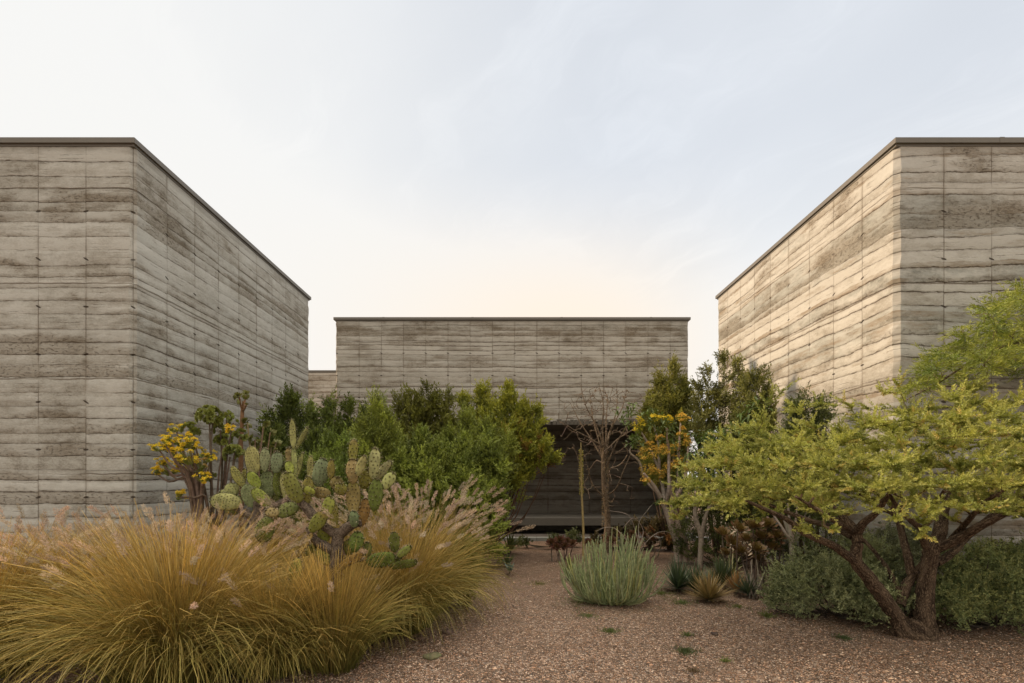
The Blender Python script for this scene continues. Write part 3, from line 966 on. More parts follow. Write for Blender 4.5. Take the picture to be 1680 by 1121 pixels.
# ---- prickly pear pads
def pad(root, b, t, W, th, yaw, col, spine=1.0, tipcol=None):
    b, t = np.asarray(b, float), np.asarray(t, float)
    ax = t - b
    Ln = np.linalg.norm(ax)
    ax = ax / Ln
    view = nrm(np.array([0, -1.0, 0.05]))
    n = nrm(view - (view @ ax) * ax)
    s = np.cross(ax, n)
    n, s = n * math.cos(yaw) + s * math.sin(yaw), s * math.cos(yaw) - n * math.sin(yaw)
    nr, na = 13, 18
    u = (1 - np.cos(np.linspace(0.05, np.pi - .03, nr))) / 2
    ue = u ** .86
    hw = W * .5 * np.sqrt(np.clip(4 * ue * (1 - ue), 0, 1)) ** .92 * (0.74 + .34 * u) * (1 + .05 * np.sin(5 * u + W * 90))
    hw = np.maximum(hw, W * .08)
    tk = th * .5 * (np.sin(np.pi * u ** .8) ** .5 * .85 + .3 * (1 - u))
    ang = np.linspace(0, 2 * np.pi, na, endpoint=False)
    bend = (u - .5) ** 2 * Ln * .22 * rng.uniform(-1, 1)
    ca = np.sign(np.cos(ang)) * np.abs(np.cos(ang)) ** .9
    v = (b + ax * (u * Ln)[:, None] + n * bend[:, None])[:, None] + s * (hw[:, None] * ca[None])[..., None] + n * (tk[:, None] * np.sin(ang)[None])[..., None]
    v = v + rng.normal(size=v.shape) * .0012
    c = np.array(col)[None, None] * rng.uniform(.93, 1.07, (nr, na, 1))
    if tipcol is not None:
        k = np.clip((u - .72) / .28, 0, 1)[:, None, None]
        c = c * (1 - k) + np.array(tipcol) * k
    mb = MB()
    i = np.arange(nr - 1)[:, None] * na
    j = np.arange(na)[None]
    f = np.stack([i + j, i + (j + 1) % na, i + na + (j + 1) % na, i + na + j], -1).reshape(-1, 4)
    mb.add(v, f, np.broadcast_to(c, v.shape).reshape(-1, 3), 0, True)
    mb.add(v[-1], [list(range(na))], c[-1, 0], 0, True)
    mb.add(v[0], [list(range(na))[::-1]], c[0, 0], 0, True)
    # areoles in staggered rows, each with a tuft of pale spines
    ap, an = [], []
    rows = max(4, int(Ln / .031))
    for ri in range(rows):
        uu = (ri + .7) / rows
        h = np.interp(uu, u, hw)
        kk = np.interp(uu, u, tk)
        bb = np.interp(uu, u, bend)
        m = max(1, int(2 * h / .033))
        for q in range(m):
            e = ((q + .5 + .5 * (ri % 2)) / (m + .5) - .5) * 2 * .93
            for sg in (-1, 1):
                ap.append(b + ax * uu * Ln + n * bb + s * h * e + n * sg * kk * math.sqrt(max(0, 1 - e * e)))
                an.append(nrm(n * sg * math.sqrt(max(.05, 1 - e * e)) + s * e * .8 + ax * .25))
        for sg in (-1, 1):
            ap.append(b + ax * uu * Ln + n * bb + s * h * sg)
            an.append(nrm(s * sg + ax * .4))
    for q in np.linspace(-.8, .8, 6):
        ap.append(b + ax * Ln * (1 - .03 * q * q) + s * hw[-2] * q)
        an.append(nrm(ax + s * q * .6))
    ap, an = np.array(ap) + rng.normal(size=(len(ap), 3)) * .0015, np.array(an)
    N = len(ap)
    dk = np.array(col) * .26 + np.array([.012, .006, 0])
    leaves(mb, ap - an * .003, an, .012, .017, np.broadcast_to(dk, (N, 3)), 0, .5, .45)
    leaves(mb, ap - an * .003, an, .012, .017, np.broadcast_to(dk, (N, 3)), 0, -.5, .45)
    ns = 3
    pp = np.repeat(ap, ns, 0)
    dd = nrm(np.repeat(an, ns, 0) + rdir(N * ns) * .75)
    leaves(mb, pp, dd, rng.uniform(.012, .034, N * ns) * spine, .0019, vary((.62, .56, .38), N * ns, .2), 1, .2, .3)
    return mb.build('pad', [M_pad, M_spine], root)


# ---- fleshy rosettes and flower heads
def rosette(mb, c, R, col, n=34, axis=UP, dome=0.8, wfac=.42, tip=None):
    k = np.arange(n) + .5
    el = (k / n)                               # 0 centre .. 1 rim
    ph = k * 2.39996 + rng.uniform(0, 6.28)
    axis = nrm(axis)
    a = nrm(np.cross(axis, [0.3, .9, .1]))
    b = np.cross(axis, a)
    out = np.cos(ph)[:, None] * a + np.sin(ph)[:, None] * b
    th = el ** .8 * (1.15 + .55 * dome)
    d = nrm(out * np.sin(th)[:, None] + axis * np.cos(th)[:, None] + rdir(n) * .12)
    L = R * (.55 + .5 * el) * rng.uniform(.85, 1.15, n)
    cc = vary(col, n, .18)
    if tip is not None:
        w = ((1 - el) * .8)[:, None]
        cc = cc * (1 - w) + np.array(tip) * w
    pos = np.asarray(c) + d * R * .12
    s = nrm(np.cross(d, axis + rdir(n) * .15))
    m = np.cross(s, d)
    W = (R * wfac * (.75 + .4 * el))[:, None]
    L = L[:, None]
    v = np.stack([pos, pos + d * L * .55 + s * W * .42 + m * W * .12, pos + d * L * .86 + s * W * .42 + m * W * .2, pos + d * L + m * W * .28,
                  pos + d * L * .86 - s * W * .42 + m * W * .2, pos + d * L * .55 - s * W * .42 + m * W * .12], 1)
    base = np.arange(n)[:, None] * 6
    f = np.concatenate([base + np.array([[0, 1, 2, 3]]), base + np.array([[0, 3, 4, 5]])])
    mb.add(v, f, np.repeat(cc, 6, 0))


def flower_head(root, c, rx, rz, n, col=(.86, .64, .06), green=(.24, .27, .06), spread=1.0):
    """a flat cluster of small star flowers on short stalks"""
    mb = MB()
    p = rng.normal(size=(n, 3))
    p = nrm(p) * rng.random((n, 1)) ** .45
    p[:, 2] = np.abs(p[:, 2]) * 1.3 - .25
    nl = 9
    lc = np.stack([rng.uniform(-1.1, 1.1, nl), rng.uniform(-1.0, 1.0, nl), rng.uniform(-1.2, 1.0, nl)], -1)
    p = p * .36 + lc[rng.integers(0, nl, n)] * .85 * spread
    pos = np.asarray(c) + p * np.array([rx, rx * .8, rz])
    ax = nrm(p * np.array([1, 1, .6]) + UP * .7 + rdir(n) * .4)
    npet = 5
    a = nrm(np.cross(ax, rdir(n)))
    b = np.cross(ax, a)
    ph = np.arange(npet)[None] * 2 * np.pi / npet
    d = np.cos(ph)[..., None] * a[:, None] + np.sin(ph)[..., None] * b[:, None] + ax[:, None] * .35
    cc = vary(col, n, .22, .07)
    leaves(mb, np.repeat(pos, npet, 0), d.reshape(-1, 3), rng.uniform(.014, .022, n * npet), .0105, np.repeat(cc, npet, 0), 0, .2, .6)
    foot = np.asarray(c) - np.array([0, 0, rz * 1.1])
    pts = np.stack([np.repeat(foot[None], n, 0) + rng.normal(size=(n, 3)) * .006, (pos + foot) / 2 + rng.normal(size=(n, 3)) * .01, pos], 1)
    gc = vary(green, n, .2)
    strands(mb, pts, np.full((n, 3), .003), gc, gc)
    return mb.build('flower_head', M_flower, root)


def spear_rosette(name, label, cat, base, n, L, W, c0, c1, el=(.05, 1.45), group=None, droop=.12, mat=None):
    r = thing(name, label, cat, base, group)
    mb = MB()
    k = rng.random(n)
    th = el[0] + (el[1] - el[0]) * k ** .8
    az = np.arange(n) * 2.39996 + rng.normal(0, .2, n)
    d = np.stack([np.sin(th) * np.cos(az), np.sin(th) * np.sin(az), np.cos(th)], -1)
    ln = L * rng.uniform(.75, 1.15, n) * (1 - .12 * k)
    S = 5
    s = np.linspace(0, 1, S)
    pts = np.asarray(base)[None, None] + np.array([0, 0, .04]) + d[:, None] * (s[None] * ln[:, None])[..., None]
    pts[..., 2] -= droop * (s[None] ** 2.2) * ln[:, None] * np.sin(th)[:, None]
    pts[..., 2] = np.maximum(pts[..., 2], .01)
    w = W * np.array([.9, 1, .85, .5, .06])[None] * rng.uniform(.8, 1.2, (n, 1))
    ref = nrm(d + UP[None] * .6)[:, None]
    c0, c1 = np.array(c0), np.array(c1)
    a = vary(c0, n, .25)
    b = vary(c1, n, .25)
    ks = k[:, None]
    strands(mb, pts, w, a * (1 - ks * .5) + b * ks * .5, a * .3 + b * .7, cpow=1.0, ref=np.broadcast_to(UP, pts.shape) + .25 * d[:, None])
    mb.build('leaves', mat or M_succ, r)
    mc = MB()
    tube(mc, [np.asarray(base), np.asarray(base) + UP * L * .18], [L * .07, L * .05], 7, 1, (.10, .08, .06))
    mc.build('stem', M_stem, r)
    return r


class Grow:
    """joins target points to the nearest wood already there, so every twig hangs on a limb"""

    def __init__(s):
        s.nodes, s.rad = [], []
        s.seg = []

    def limb(s, mb, pts, rad, sides=9, sub=5, col=None, rough=.07, wob=.0):
        p, r = tube(mb, pts, rad, sides, sub, col, 0, rough, wob)
        s.nodes += list(p)
        s.rad += list(r)

    def to(s, mb, targets, r0=.012, r1=.003, sag=.0, kink=.10, col=(.5, .5, .5), skip=0, sides=5, zpen=1.0, mat=0):
        for t in targets:
            nd = np.array(s.nodes[skip:])
            dv = nd - t
            dist = np.sqrt(dv[:, 0] ** 2 + dv[:, 1] ** 2 + (zpen * dv[:, 2]) ** 2)
            i = int(np.argmin(dist))
            a = nd[i]
            L = np.linalg.norm(t - a)
            if L < .02:
                continue
            m1 = a * .66 + t * .34 + rng.normal(size=3) * kink * L + np.array([0, 0, sag * L])
            m2 = a * .33 + t * .67 + rng.normal(size=3) * kink * L + np.array([0, 0, sag * L])
            ra = min(r0, s.rad[skip:][i] * .8)
            tube(mb, [a, m1, m2, t], [ra, ra * .8 + r1 * .2, ra * .5 + r1 * .5, r1], sides, 2, vary(col, 1, .2)[0], mat)
            s.nodes += [m1, m2, t]
            s.rad += [ra * .8, ra * .6, max(r1, ra * .35)]
            s.seg.append((a, m1, m2, t))
# ---------------------------------------------------------------- left: grasses
def fg(label, px, d, *a, **k):
    g0 = G(px, d)
    return fountain_grass(label, g0[0], g0[1], *a, **k)


fg('golden fountain grass clump cut by the left photo edge, before the left block', -30, 4.05, 1.3, 1.0, 4600, 50, green=(.135, .145, .031))
fg('largest golden fountain grass clump in the left foreground, spilling to the photo bottom', 290, 3.95, 1.35, 1.12, 6500, 40, lean=(-.04, 0))
fg('low fountain grass clump leaning over gravel just left of the prickly pear foot', 455, 4.12, 1.0, .80, 4200, 10, green=(.135, .145, .031))
fg('fountain grass clump with fanned pink plumes right of the prickly pear', 655, 5.15, .95, 1.08, 4600, 100, lean=(0, 0), stiff=1.12, green=(.135, .145, .031), pl=1.1)
fg('fountain grass clump with many pink plumes against the left block front wall', 90, 5.1, 1.0, .92, 3000, 130, pl=1.04)
fg('fountain grass clump at the corner of the left block, left of the yellow flowers', 265, 5.0, 1.0, .94, 3000, 130, pl=1.05)
fg('plumed fountain grass clump behind the prickly pear, below the yellow flowers', 420, 5.2, 1.0, .90, 2800, 110, pl=1.1)
fg('back fountain grass clump with upright plumes behind the prickly pear trunk', 570, 5.6, 1.0, 1.05, 2800, 110, pl=1.1)
fg('back fountain grass clump at the foot of the green hedge, right of the prickly pear', 690, 5.85, .95, 1.12, 2600, 110, lean=(.08, 0), pl=1.12)
fg('lowest fountain grass clump at the gravel edge under the prickly pear pads', 600, 4.85, .8, .70, 2800, 14, green=(.135, .145, .031), lean=(.03, -.03))

fg('fountain grass clump between the two foreground clumps, set a step farther back', 150, 4.55, 1.2, .98, 3800, 70)
fg('fountain grass clump behind the largest one, left of the trailing green pad', 385, 4.9, 1.1, .96, 3600, 60)

fg('smallest fountain grass clump, hiding the foot of the prickly pear trunk', 548, 4.1, .6, .84, 2600, 8, green=(.13, .14, .03), stiff=1.7)

# ---------------------------------------------------------------- prickly pears
def cpx(x, y):
    return 340 + x / 4.003, 680 + y / 4.003


GRN, DGR, OLV, TAN, PAL, YEL = (.205, .215, .052), (.12, .145, .034), (.225, .21, .05), (.24, .19, .075), (.33, .335, .13), (.27, .29, .06)
ORG = (.30, .21, .07)


def pear(label, d0, root_px, trunks, pads, spine=1.0):
    gb = G(root_px, d0)
    r = thing('prickly_pear', label, 'cactus', gb, 'prickly pear cacti')
    mb = MB()
    for pl, rad in trunks:
        pts = []
        for q in pl:
            dd = q[2] if len(q) > 2 else 0.0
            pts.append(P(*cpx(q[0], q[1]), d0 + dd) if q[1] is not None else gb + np.array([0, dd, -.02]))
        tube(mb, pts, [w / 4.003 * .5 * d0 / F for w in rad], 12, 8, None, 0, .06, .02)
    mb.build('trunk', M_corky, r)
    # a few more pads crowd the middle of the plant
    filler = []
    for (bx, by, tx, ty, w, col, *o) in pads:
        if rng.random() < .42 and len(o) < 3:
            a = math.atan2(ty - by, tx - bx) + rng.uniform(-.7, .7)
            L = math.hypot(tx - bx, ty - by) * rng.uniform(.7, .95)
            filler.append((bx + rng.normal() * 14, by + rng.normal() * 8, bx + L * math.cos(a), by + L * math.sin(a), w * rng.uniform(.7, .95), col, rng.uniform(-1, 1), .13))
    for (bx, by, tx, ty, w, col, *o) in pads + filler:
        yaw = o[0] if o else rng.uniform(-.35, .35)
        dd = o[1] if len(o) > 1 else rng.uniform(-.05, .05)
        tipc = o[2] if len(o) > 2 else None
        b = P(*cpx(bx, by), d0 + dd)
        t = P(*cpx(tx, ty), d0 + dd + rng.uniform(-.04, .04))
        Wm = w / 4.003 * d0 / F
        pad(r, b, t, Wm, min(.05, max(.028, Wm * .26)), yaw, vary(col, 1, .08)[0], spine, tipc)
    return r


pear('tall branching prickly pear with corky brown trunk rising out of the fountain grass', 4.3, 556,
     [([(800, None), (835, 1090), (845, 980), (855, 850), (865, 760)], [95, 92, 88, 80, 70]),
      ([(865, 800), (800, 750), (720, 690), (640, 600), (610, 575)], [70, 66, 64, 60, 50]),
      ([(860, 800), (920, 745), (980, 715), (1010, 720)], [72, 70, 55, 40]),
      ([(840, 900), (740, 850), (690, 800), (660, 740)], [70, 60, 45, 30]),
      ([(850, 1010), (900, 985), (960, 960), (1040, 950)], [80, 55, 40, 26])],
     [(605, 580, 520, 385, 115, GRN), (650, 590, 668, 412, 88, OLV), (705, 520, 632, 485, 58, YEL), (808, 520, 698, 508, 84, TAN),
      (725, 475, 762, 292, 112, (.19, .225, .115), .5, .06), (812, 425, 815, 300, 52, OLV), (850, 500, 852, 412, 95, TAN, .2, .05),
      (878, 530, 876, 455, 86, OLV, 0, -.05), (962, 655, 958, 440, 98, TAN, .2, -.02, OLV), (958, 455, 953, 296, 88, TAN),
      (956, 312, 962, 168, 68, OLV, .3, 0, TAN), (985, 400, 1034, 274, 64, PAL), (1020, 490, 1060, 365, 92, OLV, .2, .05),
      (1088, 425, 1106, 224, 80, (.36, .36, .17), .3), (1096, 635, 1112, 425, 98, DGR, .1, -.04), (1150, 490, 1225, 388, 82, PAL, .2),
      (1010, 735, 1045, 555, 84, ORG, .3), (965, 742, 962, 636, 72, (.17, .22, .10), 0, -.06), (676, 775, 770, 645, 92, GRN, .2, -.07, ORG),
      (768, 690, 812, 540, 84, YEL, 0, -.08), (838, 745, 828, 590, 80, OLV, 1.0, -.03), (598, 612, 455, 655, 92, DGR, .3),
      (470, 655, 385, 635, 74, TAN, .5), (420, 680, 340, 830, 150, DGR, .2, -.02, (.06, .05, .03)), (690, 780, 590, 935, 95, ORG, .9, -.05),
      (770, 840, 765, 745, 92, YEL, .2, .08), (800, 985, 735, 875, 92, OLV, .2, -.03), (600, 945, 560, 1115, 94, GRN, .2, -.08, ORG),
      (960, 905, 995, 770, 102, DGR, .2, -.02), (1050, 935, 1052, 842, 72, DGR), (885, 985, 1020, 915, 66, ORG, .4, -.07),
      (1045, 975, 1235, 935, 112, DGR, .25, -.05), (1235, 905, 1225, 775, 76, DGR, .2), (1250, 935, 1335, 868, 58, GRN, .3),
      (1205, 1000, 1375, 968, 72, DGR, .4, .03), (932, 925, 925, 825, 74, OLV, .3, .06), (660, 925, 715, 860, 62, GRN, .3, .04)], 1.0)

pear('pale spiny prickly pear with stacked round pads, left behind the trunked one', 5.75, 440,
     [([(300, None), (330, 760), (340, 640), (330, 570)], [100, 90, 80, 60]),
      ([(335, 700), (430, 620), (490, 580), (540, 560)], [70, 60, 50, 40]),
      ([(330, 690), (240, 640), (160, 600)], [60, 50, 36])],
     [(310, 395, 288, 212, 128, PAL), (378, 375, 380, 226, 66, (.25, .28, .14), .3), (452, 385, 460, 248, 92, (.21, .25, .13)),
      (236, 482, 165, 345, 84, OLV, 1.15), (340, 485, 275, 380, 76, YEL), (400, 560, 388, 372, 112, (.22, .25, .11), .1, .06),
      (470, 540, 466, 370, 88, DGR, .95), (160, 540, 165, 452, 100, PAL, .2, .05), (222, 585, 15, 562, 120, PAL, .1, -.05),
      (310, 610, 255, 462, 118, (.22, .25, .12), .1), (410, 600, 300, 492, 88, YEL, .2, -.08), (545, 600, 505, 380, 90, PAL, .3, .05),
      (578, 420, 566, 205, 40, PAL, .8), (567, 225, 558, 36, 44, PAL, .3), (545, 340, 533, 222, 54, TAN, .3),
      (552, 392, 530, 310, 60, YEL, .2, -.06), (676, 430, 678, 276, 48, PAL, .3, .1), (440, 610, 420, 520, 90, GRN, .3, .1),
      (580, 600, 560, 430, 88, GRN, .3, .12), (650, 600, 672, 420, 80, GRN, .4, .14), (200, 650, 120, 590, 90, GRN, .3, .08)], 1.25)


# ---------------------------------------------------------------- yellow flowers and aeoniums by the left block
def fpx(x, y, d):
    return P(240 + x / 5.605, 640 + y / 5.605, d)


d0 = 6.0
gb = G(332, d0)
r = thing('flowering_shrub', 'branching shrub with flat yellow flower clusters at the left block corner', 'flowering shrub', gb)
br = MB()
heads = [(280, 330, 78, 34), (230, 425, 76, 30), (395, 440, 72, 56), (120, 520, 64, 24), (255, 565, 40, 36), (385, 590, 78, 55), (200, 690, 112, 58),
         (330, 505, 60, 30), (180, 470, 40, 26), (430, 500, 40, 30), (150, 640, 44, 30), (430, 640, 40, 34), (590, 600, 40, 28), (95, 725, 40, 34), (300, 670, 45, 30), (560, 565, 62, 40), (510, 660, 66, 52), (525, 790, 58, 38), (300, 940, 62, 34)]
for (hx, hy, w, h) in heads:
    dd = rng.uniform(-.22, .2)
    c = fpx(hx, hy + h * .3, d0 + dd)
    fx = 500 + rng.uniform(-30, 40)
    mid1 = fpx(500 + (hx - 500) * .25, 960 - (1121 - hy) * .12, d0 + dd * .3)
    mid2 = fpx(500 + (hx - 500) * .72, hy + (1121 - hy) * .30, d0 + dd * .8)
    foot = c - np.array([0, 0, h / 5.605 * d0 / F * 1.1])
    if hy > 900:
        mid1, mid2 = fpx(560, 1060, d0), fpx(440, 990, d0 - .1)
    tube(br, [gb + np.array([rng.normal() * .04, rng.normal() * .04, -.02]), mid1, mid2, foot], [.024, .017, .013, .008], 7, 4, vary((.17, .12, .085), 1, .2)[0], 0, .05)
    k = 1 / 5.605 * d0 / F
    wh = rng.random() < .12
    flower_head(r, c, w * k * 1.12, h * k * 1.25, int(40 + w * h * .018), (.88, .66, .06) if not (hx, hy) == (510, 660) else (.78, .60, .28))
br.build('branches', M_stem, r)
lf = MB()
for q in range(26):
    hx, hy, w, h = heads[rng.integers(len(heads))]
    rosette(lf, fpx(hx + rng.normal() * w * .5, hy + h * .9 + rng.uniform(0, 50), d0 + rng.uniform(-.15, .2)), .055, (.17, .19, .045), 14, dome=1.0, wfac=.5)
lf.build('foliage', M_succ, r)


def aeonium(label, d0, base_px, _, heads, fxn, col=(.19, .22, .05), tip=(.32, .33, .08), stem=(.15, .105, .075), group='tree aeoniums', rs=1.0, cat='succulent', shaft=None):
    gb = G(base_px, d0)
    r = thing('tree_aeonium', label, cat, gb, group)
    st = MB()
    k = fxn(1, 0, d0)[0] - fxn(0, 0, d0)[0]
    made = []
    for (hx, hy, w, h) in heads:
        dd = rng.uniform(-.15, .2)
        c = fxn(hx, hy + h * .35, d0 + dd)
        base = gb + np.array([rng.normal() * .05, rng.normal() * .05, -.02])
        m1 = base * .65 + c * .35 + rng.normal(size=3) * .03
        m1[0] = base[0] * .8 + c[0] * .2
        m2 = base * .25 + c * .75 + rng.normal(size=3) * .03
        m2[0] = base[0] * .4 + c[0] * .6
        tube(st, [base, m1, m2, c], [.022, .017, .012, .009], 6, 4, vary(stem, 1, .2)[0], 0, .06)
        made.append((c, w, h, dd))
    if shaft:
        st = MB()
        q = [fxn(x_, y_, d0) for x_, y_ in shaft]
        tube(st, [gb] + q, [.034, .03, .026, .024, .022][:len(q) + 1], 7, 5, stem, 0, .06)
        for c, w, h, dd in made:
            tube(st, [q[-1], (q[-1] + c) / 2 + np.array([0, 0, -.02]), c], [.017, .013, .010], 6, 4, stem, 0, .06)
    st.build('stems', M_stem, r)
    for c, w, h, dd in made:
        mb = MB()
        m = max(1, int(w * h / 1000))
        for q in range(m):
            if m == 1:
                off, ax = np.zeros(3), UP + rdir(1)[0] * .2
            else:
                az, el = rng.uniform(0, 6.28), rng.random() ** .6 * 1.85
                ax = np.array([np.sin(el) * np.cos(az), np.sin(el) * np.sin(az), np.cos(el)])
                off = ax * np.array([w * .5 * k, w * .45 * k, h * .6 * k]) * .8
            rosette(mb, c + off, min(.085, (30 if m > 1 else w * .55) * k * 1.25) * rs, col, 26, ax, .2, .5, tip)
        mb.build('leaf_rosette', M_succ, r)
    return r


aeonium('green tree aeonium with a big domed head beside the yellow flowers', 6.1, 352, None,
        [(580, 190, 220, 190), (410, 335, 140, 120), (235, 500, 110, 80), (740, 215, 80, 70), (800, 285, 56, 54), (680, 340, 110, 84), (860, 390, 110, 100),
         (710, 440, 140, 100), (810, 540, 180, 110), (610, 265, 120, 60), (770, 600, 70, 40), (600, 790, 70, 50)], fpx)
flower_c = fpx(757, 355, 5.95)
r = bpy.data.objects['tree_aeonium']
flower_head(r, flower_c, .06, .05, 80)
aeonium('slender tree aeonium with rosettes atop a single tall brown stem', 6.6, 398, None, [(855, 50, 50, 40), (915, 40, 56, 40), (890, 90, 56, 40), (920, 130, 34, 26)], fpx,
        (.16, .165, .045), (.26, .25, .07), (.22, .12, .06), shaft=[(870, 700), (876, 400), (884, 190)])
aeonium('small tree aeoniums with thin bent stems before the dark hedge', 6.6, 424, None,
        [(930, 290, 70, 56), (1040, 490, 110, 60), (1080, 295, 60, 44), (1195, 465, 56, 44), (1140, 375, 50, 40), (1150, 520, 44, 34), (1190, 545, 40, 30), (1000, 440, 60, 44)], fpx,
        (.15, .16, .045), (.27, .26, .08), (.21, .15, .09))

# ---------------------------------------------------------------- the green hedge
GA, GB = (.085, .115, .026), (.14, .175, .038)
HG = 'hedge shrubs before the middle block'


def hedge(label, base_px, d, lobes, c0, c1, **k):
    return shrub('evergreen_shrub', label, 'shrub', G(base_px, d), [pxl(*q) for q in lobes], c0, c1, group=HG, **k)


hedge('dark green shrub touching the side wall of the left block', 480, 8.9,
      [(478, 640, 34, 8.9), (445, 668, 20, 8.4), (512, 662, 26, 8.9), (460, 700, 34, 8.5), (520, 700, 36, 8.7), (495, 740, 40, 8.4)],
      (.084, .111, .026), (.178, .217, .046), leaf=(.075, .019), dens=1.1)
hedge('dark narrow topped shrub below the distant block', 555, 9.3,
      [(541, 648, 20, 9.3), (572, 655, 20, 9.4), (600, 660, 18, 9.6), (556, 700, 36, 9.2), (590, 700, 30, 9.3), (570, 740, 40, 8.9)],
      (.095, .123, .028), (.200, .240, .046), leaf=(.072, .018), dens=1.1)
hedge('soft mid green feathery shrub in the middle of the hedge', 622, 8.6,
      [(618, 640, 27, 8.7), (640, 668, 26, 8.6), (598, 680, 26, 8.5), (622, 700, 44, 8.5), (650, 720, 40, 8.5)],
      (.190, .228, .046), (.324, .362, .072), leaf=(.07, .014), dens=1.2, nl=16)
hedge('low bright green sprout bush below the hedge, right of the columnar cactus pad', 545, 7.2,
      [(542, 705, 20, 7.2), (570, 702, 16, 7.4), (520, 745, 30, 7.1), (560, 745, 30, 7.2), (493, 752, 16, 7.0)],
      (.146, .200, .037), (.244, .311, .059), leaf=(.055, .013), dens=1.1, SL=.2)
hedge('olive shrub with bronze inner leaves, highest in the hedge', 690, 10.2,
      [(680, 620, 28, 10.2), (706, 622, 26, 10.1), (734, 632, 24, 10.0), (655, 645, 24, 10.3), (690, 665, 48, 10.1), (735, 680, 40, 10.0), (668, 690, 40, 10)],
      (.123, .123, .029), (.222, .223, .046), leaf=(.085, .022), dens=.62, rust=.16, tip=(.190, .200, .043), stemcol=(.111, .067, .038))
hedge('shrub with glowing yellow green tips in front of the middle block', 785, 9.9,
      [(792, 625, 26, 10.6), (765, 642, 24, 10.4), (836, 630, 22, 10.4, 780), (862, 658, 22, 10.3, 760), (880, 668, 12, 10.2, 750), (818, 660, 50, 10.3, 800), (855, 690, 36, 10.2, 790), (770, 690, 44, 10.2),
       (875, 712, 32, 10.1, 775), (898, 728, 18, 10.0, 768), (835, 740, 36, 10.1, 830)],
      (.15, .18, .030), (.31, .33, .045), leaf=(.08, .02), dens=.95, rust=.10, tip=(.42, .40, .055), stemcol=(.115, .066, .041))
hedge('broad dense green bush bulging out lowest in front of the hedge', 735, 8.6,
      [(690, 705, 36, 8.5), (655, 730, 30, 8.3), (725, 722, 36, 8.5), (760, 712, 36, 8.6), (800, 705, 24, 8.7), (812, 735, 22, 8.7, 870), (700, 760, 54, 8.2), (765, 770, 52, 8.3), (790, 790, 40, 8.5, 935), (796, 765, 30, 9.2, 888), (772, 800, 30, 9.0, 900)],
      (.152, .193, .039), (.306, .353, .070), leaf=(.062, .018), dens=1.2, nl=16, SL=.22, spread=.95)
hedge('middle green upright shrub between the bronze shrub and the yellow tipped one', 770, 9.5,
      [(765, 672, 30, 9.5), (800, 682, 30, 9.4, 860), (735, 700, 30, 9.4), (770, 715, 44, 9.3), (825, 700, 22, 9.4, 800)],
      (.164, .198, .039), (.306, .343, .065), leaf=(.072, .016), dens=1.1)

shrub('low_hedge_bush', 'small yellow green bush squeezed behind the right edge of the fountain grass', 'shrub', G(758, 6.1),
      [pxl(752, 872, 26, 6.15), pxl(766, 905, 18, 6.0), pxl(740, 890, 24, 6.2), pxl(768, 940, 14, 5.9)], (.130, .150, .028), (.24, .24, .045),
      dens=1.4, leaf=(.035, .010), SL=.13, nl=14)
# ---------------------------------------------------------------- spreading acacia
def apx(x, y, d):
    return P(1240 + x / 3.818, 820 + y / 3.818, d)


D0 = 5.0
kk = D0 / F / 3.818 * .5
base = G(1500, D0)
r = thing('acacia_tree', 'low spreading acacia with twin rough trunks and flat yellow green crown', 'tree', base)
tr = MB()
gw = Grow()
Lb = [apx(930, 850, 5.0), apx(880, 740, 4.98), apx(790, 600, 4.92), apx(700, 480, 4.88), apx(625, 380, 4.85), apx(640, 270, 4.85)]
gw.limb(tr, Lb, [128 * kk, 96 * kk, 86 * kk, 78 * kk, 68 * kk, 56 * kk], 14, 9, rough=.10)
Rb = [apx(1060, 860, 5.0), apx(1055, 720, 5.02), apx(1062, 560, 5.05), apx(1085, 400, 5.05), apx(1105, 300, 5.05), apx(1150, 225, 5.1)]
gw.limb(tr, Rb, [136 * kk, 110 * kk, 96 * kk, 90 * kk, 84 * kk, 70 * kk], 14, 9, rough=.10)
